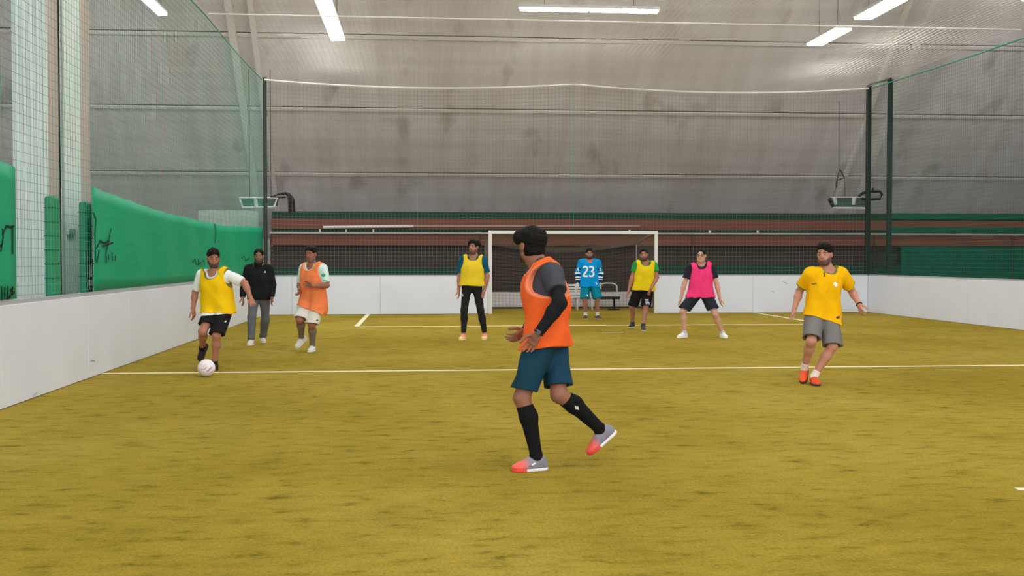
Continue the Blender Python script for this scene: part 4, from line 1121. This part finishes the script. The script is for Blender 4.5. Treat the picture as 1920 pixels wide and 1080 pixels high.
def jstripe(t, m, cc, V):
    for a, b, c3 in ((.52, .66, (12, 60, 96)), (.98, 1.14, (235, 238, 238)), (1.14, 1.30, (10, 50, 86)), (1.40, 1.50, (235, 238, 238)), (1.50, 1.62, (10, 50, 86)), (1.62, 1.70, (225, 230, 230)), (1.70, 2.0, (10, 50, 86))):
        mm = m & (t >= a) & (t < b) & (np.abs(t) < 2)
        cc[mm] = col(*c3)
gk = person(dict(nm='keeper', H=1.84, vox=.0066, label='goalkeeper in bright blue jersey numbered 23 standing inside the goal mouth', skin=(150, 108, 92),
    head=(1105, 475.5), neck=(1105, 487), sh={'R': (1085.5, 491, 0), 'L': (1124.5, 491, 0)}, hip={'R': (1097, 540, 0), 'L': (1113, 540, 0)}, look=(-.05, -1, -.05), beard=.9,
    arm={'R': dict(el=(1083, 512), es=1, wr=(1083, 531), ws=-1, tip=(1085, 543), ts=-1), 'L': dict(el=(1126, 512), es=1, wr=(1125, 531), ws=-1, tip=(1124, 543), ts=-1)},
    leg={'R': dict(kn=(1098, 566), an=(1098, 591), toe=(-.3, -.95, 0)), 'L': dict(kn=(1117, 566), an=(1120, 591), toe=(.3, -.95, 0))},
    hair=dict(rough=.005, hairline=-.034), fat=1.04,
    shirt=dict(name='jersey', c=(0, 138, 206), sleeve=1.95, drop=.07, neck=.062, loose=0.022, inf=.022, flare=.03, sleevefn=jstripe, seed=7, hemy=538),
    shorts=dict(c=(0, 118, 140), len=.92, r0=.112, r1=.118, hem=(570, 570)), gloves=(206, 210, 212), shoes=dict(c=(70, 56, 60), sole=(214, 196, 190)), socks=dict(h=.22, c=(222, 216, 210))))
two = [(1093.6, 502.5), (1095, 500.6), (1098.5, 500.2), (1101, 501.5), (1101.4, 505), (1099.5, 508.5), (1096, 513), (1093.8, 517.6), (1102, 517.8)]
three = [(1105, 502), (1107, 500.3), (1110.5, 500.4), (1112.6, 502.4), (1112.2, 506), (1109, 508.6), (1112.6, 510.8), (1113.2, 514.6), (1111, 517.6), (1107.4, 518), (1104.8, 516.2)]
decal(gk, 'shirt', 'jersey_number', [two, three], (246, 248, 250), 3.0, 'white number 23')
decal(gk, 'shorts', 'shorts_mark', [[(1100.5, 552), (1102, 556)]], (225, 225, 225), 1.5)
decal(gk, 'shirt', 'hem_mark', [[(1117, 529), (1119, 533)]], (225, 230, 235), 1.8)
decal(gk, 'shirt', 'sleeve_mark', [[(1083.5, 502), (1084.5, 508)], [(1125, 502), (1125.4, 508)]], (225, 230, 235), 2.0)

yg_ = person(dict(nm='yellowgreen', H=1.78, vox=.0066, label='man in yellow bib with green collar and black shorts at the right goal post', skin=(156, 108, 90),
    head=(1207, 477.5), neck=(1209, 490), sh={'R': (1189, 496, -.02), 'L': (1230, 497, .02)}, hip={'R': (1197, 549, 0), 'L': (1216, 549, 0)}, look=(-.22, -.97, -.03), beard=.8, headup=(-.08, 0, 1),
    arm={'R': dict(el=(1185, 521), es=1, wr=(1179, 544), ws=-1, tip=(1176, 560), ts=-1), 'L': dict(el=(1232, 520), ed=-.06, wr=(1221, 541), wd=-.21, ws=-1, tip=(1213, 556), ts=1, thumb=(-.8, -.6, .1))},
    leg={'R': dict(kn=(1188, 578), an=(1186, 606), lift=1.3, toe=(-.60, -.80, -.06)), 'L': dict(kn=(1209, 583), an=(1206, 611), toe=(-.12, -.98, 0))},
    hair=dict(rough=.005, hairline=-.034, lumps=[(0, .02, .08, .07, .08, .05)]),
    shirt=dict(c=(40, 146, 66), sleeve=.55, drop=.05, neck=.062, loose=.022, hemy=540), bib=dict(c=(222, 196, 26), drop=.01, flare=-0.015, inf=.028, neck=.078, scoop=.07, armx=.072, armz=.145, collar=(26, 104, 44), collarw=.014, seed=11, hemy=545),
    shorts=dict(c=(24, 24, 26), len=.88, r0=.112, r1=.112, hem=(579, 586)), shoes=dict(c=(44, 46, 50), sole=(190, 190, 190)), socks=dict(h=.12, c=(60, 60, 64))))
decal(yg_, 'shorts', 'shorts_print', [[(1209, 562), (1216, 562)], [(1210, 564.5), (1216, 564.5)], [(1210, 568), (1215, 567.5), (1211, 571), (1215.5, 573)], [(1216.5, 566), (1217, 571)]], (206, 206, 206), 1.3)

pk = person(dict(nm='pink', H=1.80, vox=.0066, label='man in hot pink bib and glasses standing with legs wide apart', skin=(190, 146, 128),
    head=(1315, 479.5), neck=(1315, 494), sh={'R': (1291, 501, 0), 'L': (1337, 502, 0)}, hip={'R': (1304, 558, 0), 'L': (1325, 558, 0)}, look=(-.45, -.88, -.02), beard=.12,
    arm={'R': dict(el=(1283, 532), es=1, wr=(1277, 558), ws=-1, tip=(1274, 575), ts=-1), 'L': dict(el=(1344, 532), es=1, wr=(1350, 560), ws=-1, tip=(1353, 579), ts=-1)},
    leg={'R': dict(kn=(1288, 588), an=(1283, 624), toe=(-.85, -.52, 0)), 'L': dict(kn=(1336, 588), an=(1355, 624), toe=(.15, -.98, 0))},
    hair=dict(rough=.003, hairline=-.024), shirt=dict(c=(38, 38, 50), sleeve=.68, drop=.06, neck=.072, scoop=.05, loose=.022, hemy=552),
    bib=dict(c=(252, 60, 120), drop=.045, flare=-0.018, inf=.028, neck=.095, scoop=.115, armx=.072, armz=.145, seed=13, fold=0.014, hemy=558),
    shorts=dict(c=(36, 42, 52), len=.72, r0=.110, r1=.112, hem=(580, 580)), shoes=dict(c=(226, 230, 232), sole=(238, 238, 238), lace=(150, 160, 165)), socks=dict(h=.12, c=(200, 200, 204))))
sd_, f_, u_ = pk['RHd']; c_ = pk['head_']; hs = pk['hs']; m = MB()
def hq(a, b, d): return c_+(sd_*a+f_*b+u_*d)*hs-pk['base']
for sx in (-1, 1):
    m.tube([hq(sx*.034+.024*math.cos(t), .098, .002+.017*math.sin(t)) for t in np.linspace(0, 2*math.pi, 16)[:-1]], .0032, 5, closed=True)
    m.tube([hq(sx*.058, .097, .008), hq(sx*.082, .05, .010), hq(sx*.084, -.01, .010)], .003, 5)
m.tube([hq(-.010, .100, .006), hq(.010, .100, .006)], .003, 5)
m.build('glasses', M_black, pk['root'])

ry = person(dict(nm='rightyellow', H=1.80, vox=.0056, label='man in golden yellow football shirt and grey shorts running at right', skin=(176, 124, 106),
    head=(1546, 477.5), neck=(1551, 503), headd=-.04, sh={'R': (1512, 512, -.04), 'L': (1585, 513, .06)}, hip={'R': (1526, 596, 0), 'L': (1556, 598, 0)}, D=13.25, look=(-.62, -.78, -.06), beard=.85, headup=(-.05, 0, 1),
    arm={'R': dict(el=(1499, 546), es=1, wr=(1489, 581), ws=-1, tip=(1484, 606), ts=-1, curl=.45), 'L': dict(el=(1596, 544), es=1, wr=(1611, 571), ws=-1, tip=(1618, 594), ts=-1, curl=.4)},
    leg={'R': dict(kn=(1521, 640), ks=-1, an=(1508, 690), g=False, **{'as': 1}, toe=(-.42, -.72, -.55), up=(-.3, -.5, .8)), 'L': dict(kn=(1546, 662), ks=-1, an=(1526, 706), toe=(-.12, -.99, 0))},
    hair=dict(rough=.007, lumps=[(0, .04, .09, .072, .075, .05), (0, .0, .1, .07, .08, .04)], hairline=-.036),
    shirt=dict(c=(242, 176, 6), sleeve=.72, drop=.11, neck=.066, scoop=0.05, loose=.026, inf=.022, flare=0.018, collar=(116, 124, 52), collarw=.012, fold=0.014, seed=15,
               sleevefn=lambda t, m, cc, V: cc.__setitem__(m & (t > .655) & (t < .9), np.array(col(110, 150, 60))), hemy=600, tilt=(-0.2, 0, 0)),
    shorts=dict(c=(116, 113, 112), len=.90, r0=.112, r1=.114, hem=(634, 657), fold=0.01), shoes=dict(c=(255, 84, 40), sole=(46, 40, 46), lace=(255, 130, 90)), socks=dict(h=.20, c=(226, 214, 208))))
decal(ry, 'shirt', 'crest', [[(1563, 533), (1570, 533)], [(1565, 529.5), (1568, 537)]], (240, 244, 228), 4)
decal(ry, 'shirt', 'chest_logo', [[(1522, 532), (1526, 532.6), (1531, 531.5)]], (90, 80, 30), 1.6)
decal(ry, 'shirt', 'hem_tag', [[(1568, 596), (1574, 594.5)]], (84, 40, 24), 4)
decal(ry, 'shirt', 'placket', [[(1545, 511), (1545.5, 519)]], (90, 70, 20), 2.4)
el, wr, hd = ry['arm_']['L']; d = norm(wr-el); a_ = norm(np.cross(d, (0, 1, 0))); b_ = np.cross(d, a_); ctr = wr-ry['base']
MB().tube([ctr+.034*(math.cos(t)*a_+math.sin(t)*b_) for t in np.linspace(0, 2*math.pi, 20)[:-1]], .008, 6, closed=True).build('wristband', M_black, ry['root'], smooth=True)
# ball
bp_ = onz(387, 706); br = .113
bpy_ball = empty('football', (bp_[0], bp_[1], 0), 'white football with pink and violet strokes at the dribbling player\'s feet', 'ball')
M_ball = mat('white ball skin', col(236, 228, 232), .45)
mb = MB(); nu, nv = 40, 24
for j in range(nv+1):
    for i in range(nu):
        a, b = 2*math.pi*i/nu, math.pi*j/nv; mb.v.append((br*math.sin(b)*math.cos(a), br*math.sin(b)*math.sin(a), br+br*math.cos(b)))
for j in range(nv):
    for i in range(nu): mb.f.append((j*nu+i, (j+1)*nu+i, (j+1)*nu+(i+1) % nu, j*nu+(i+1) % nu))
mb.build('shell', M_ball, bpy_ball, smooth=True)
def bstroke(pts, c, w):
    m = MB(); q = []
    for a, b in pts: q.append(br*1.004*norm(np.array([a, -math.sqrt(max(.01, 1-a*a-b*b)), b]))+np.array([0, 0, br]))
    m.tube(q, w, 5); m.build('panel_stripe', mat('ball print', col(*c), .5), bpy_ball)
bstroke([(-.72, .05), (-.66, -.2), (-.56, -.45), (-.45, -.62)], (168, 130, 190), .006)
bstroke([(.25, -.3), (.45, -.15), (.6, .0), (.72, .15)], (160, 120, 190), .007)
bstroke([(-.45, -.05), (-.2, -.08), (.05, .0), (.2, .2)], (240, 150, 170), .006)
bstroke([(-.3, .35), (-.05, .3), (.1, .45)], (236, 170, 184), .004)
bstroke([(.55, -.5), (.7, -.35), (.82, -.3)], (220, 140, 180), .005)
# ------------------------------------------------------------------ world
w = bpy.data.worlds.new('world'); SC.world = w; w.use_nodes = True
w.node_tree.nodes['Background'].inputs['Color'].default_value = (.91, .95, 1, 1)
w.node_tree.nodes['Background'].inputs['Strength'].default_value = 2.2
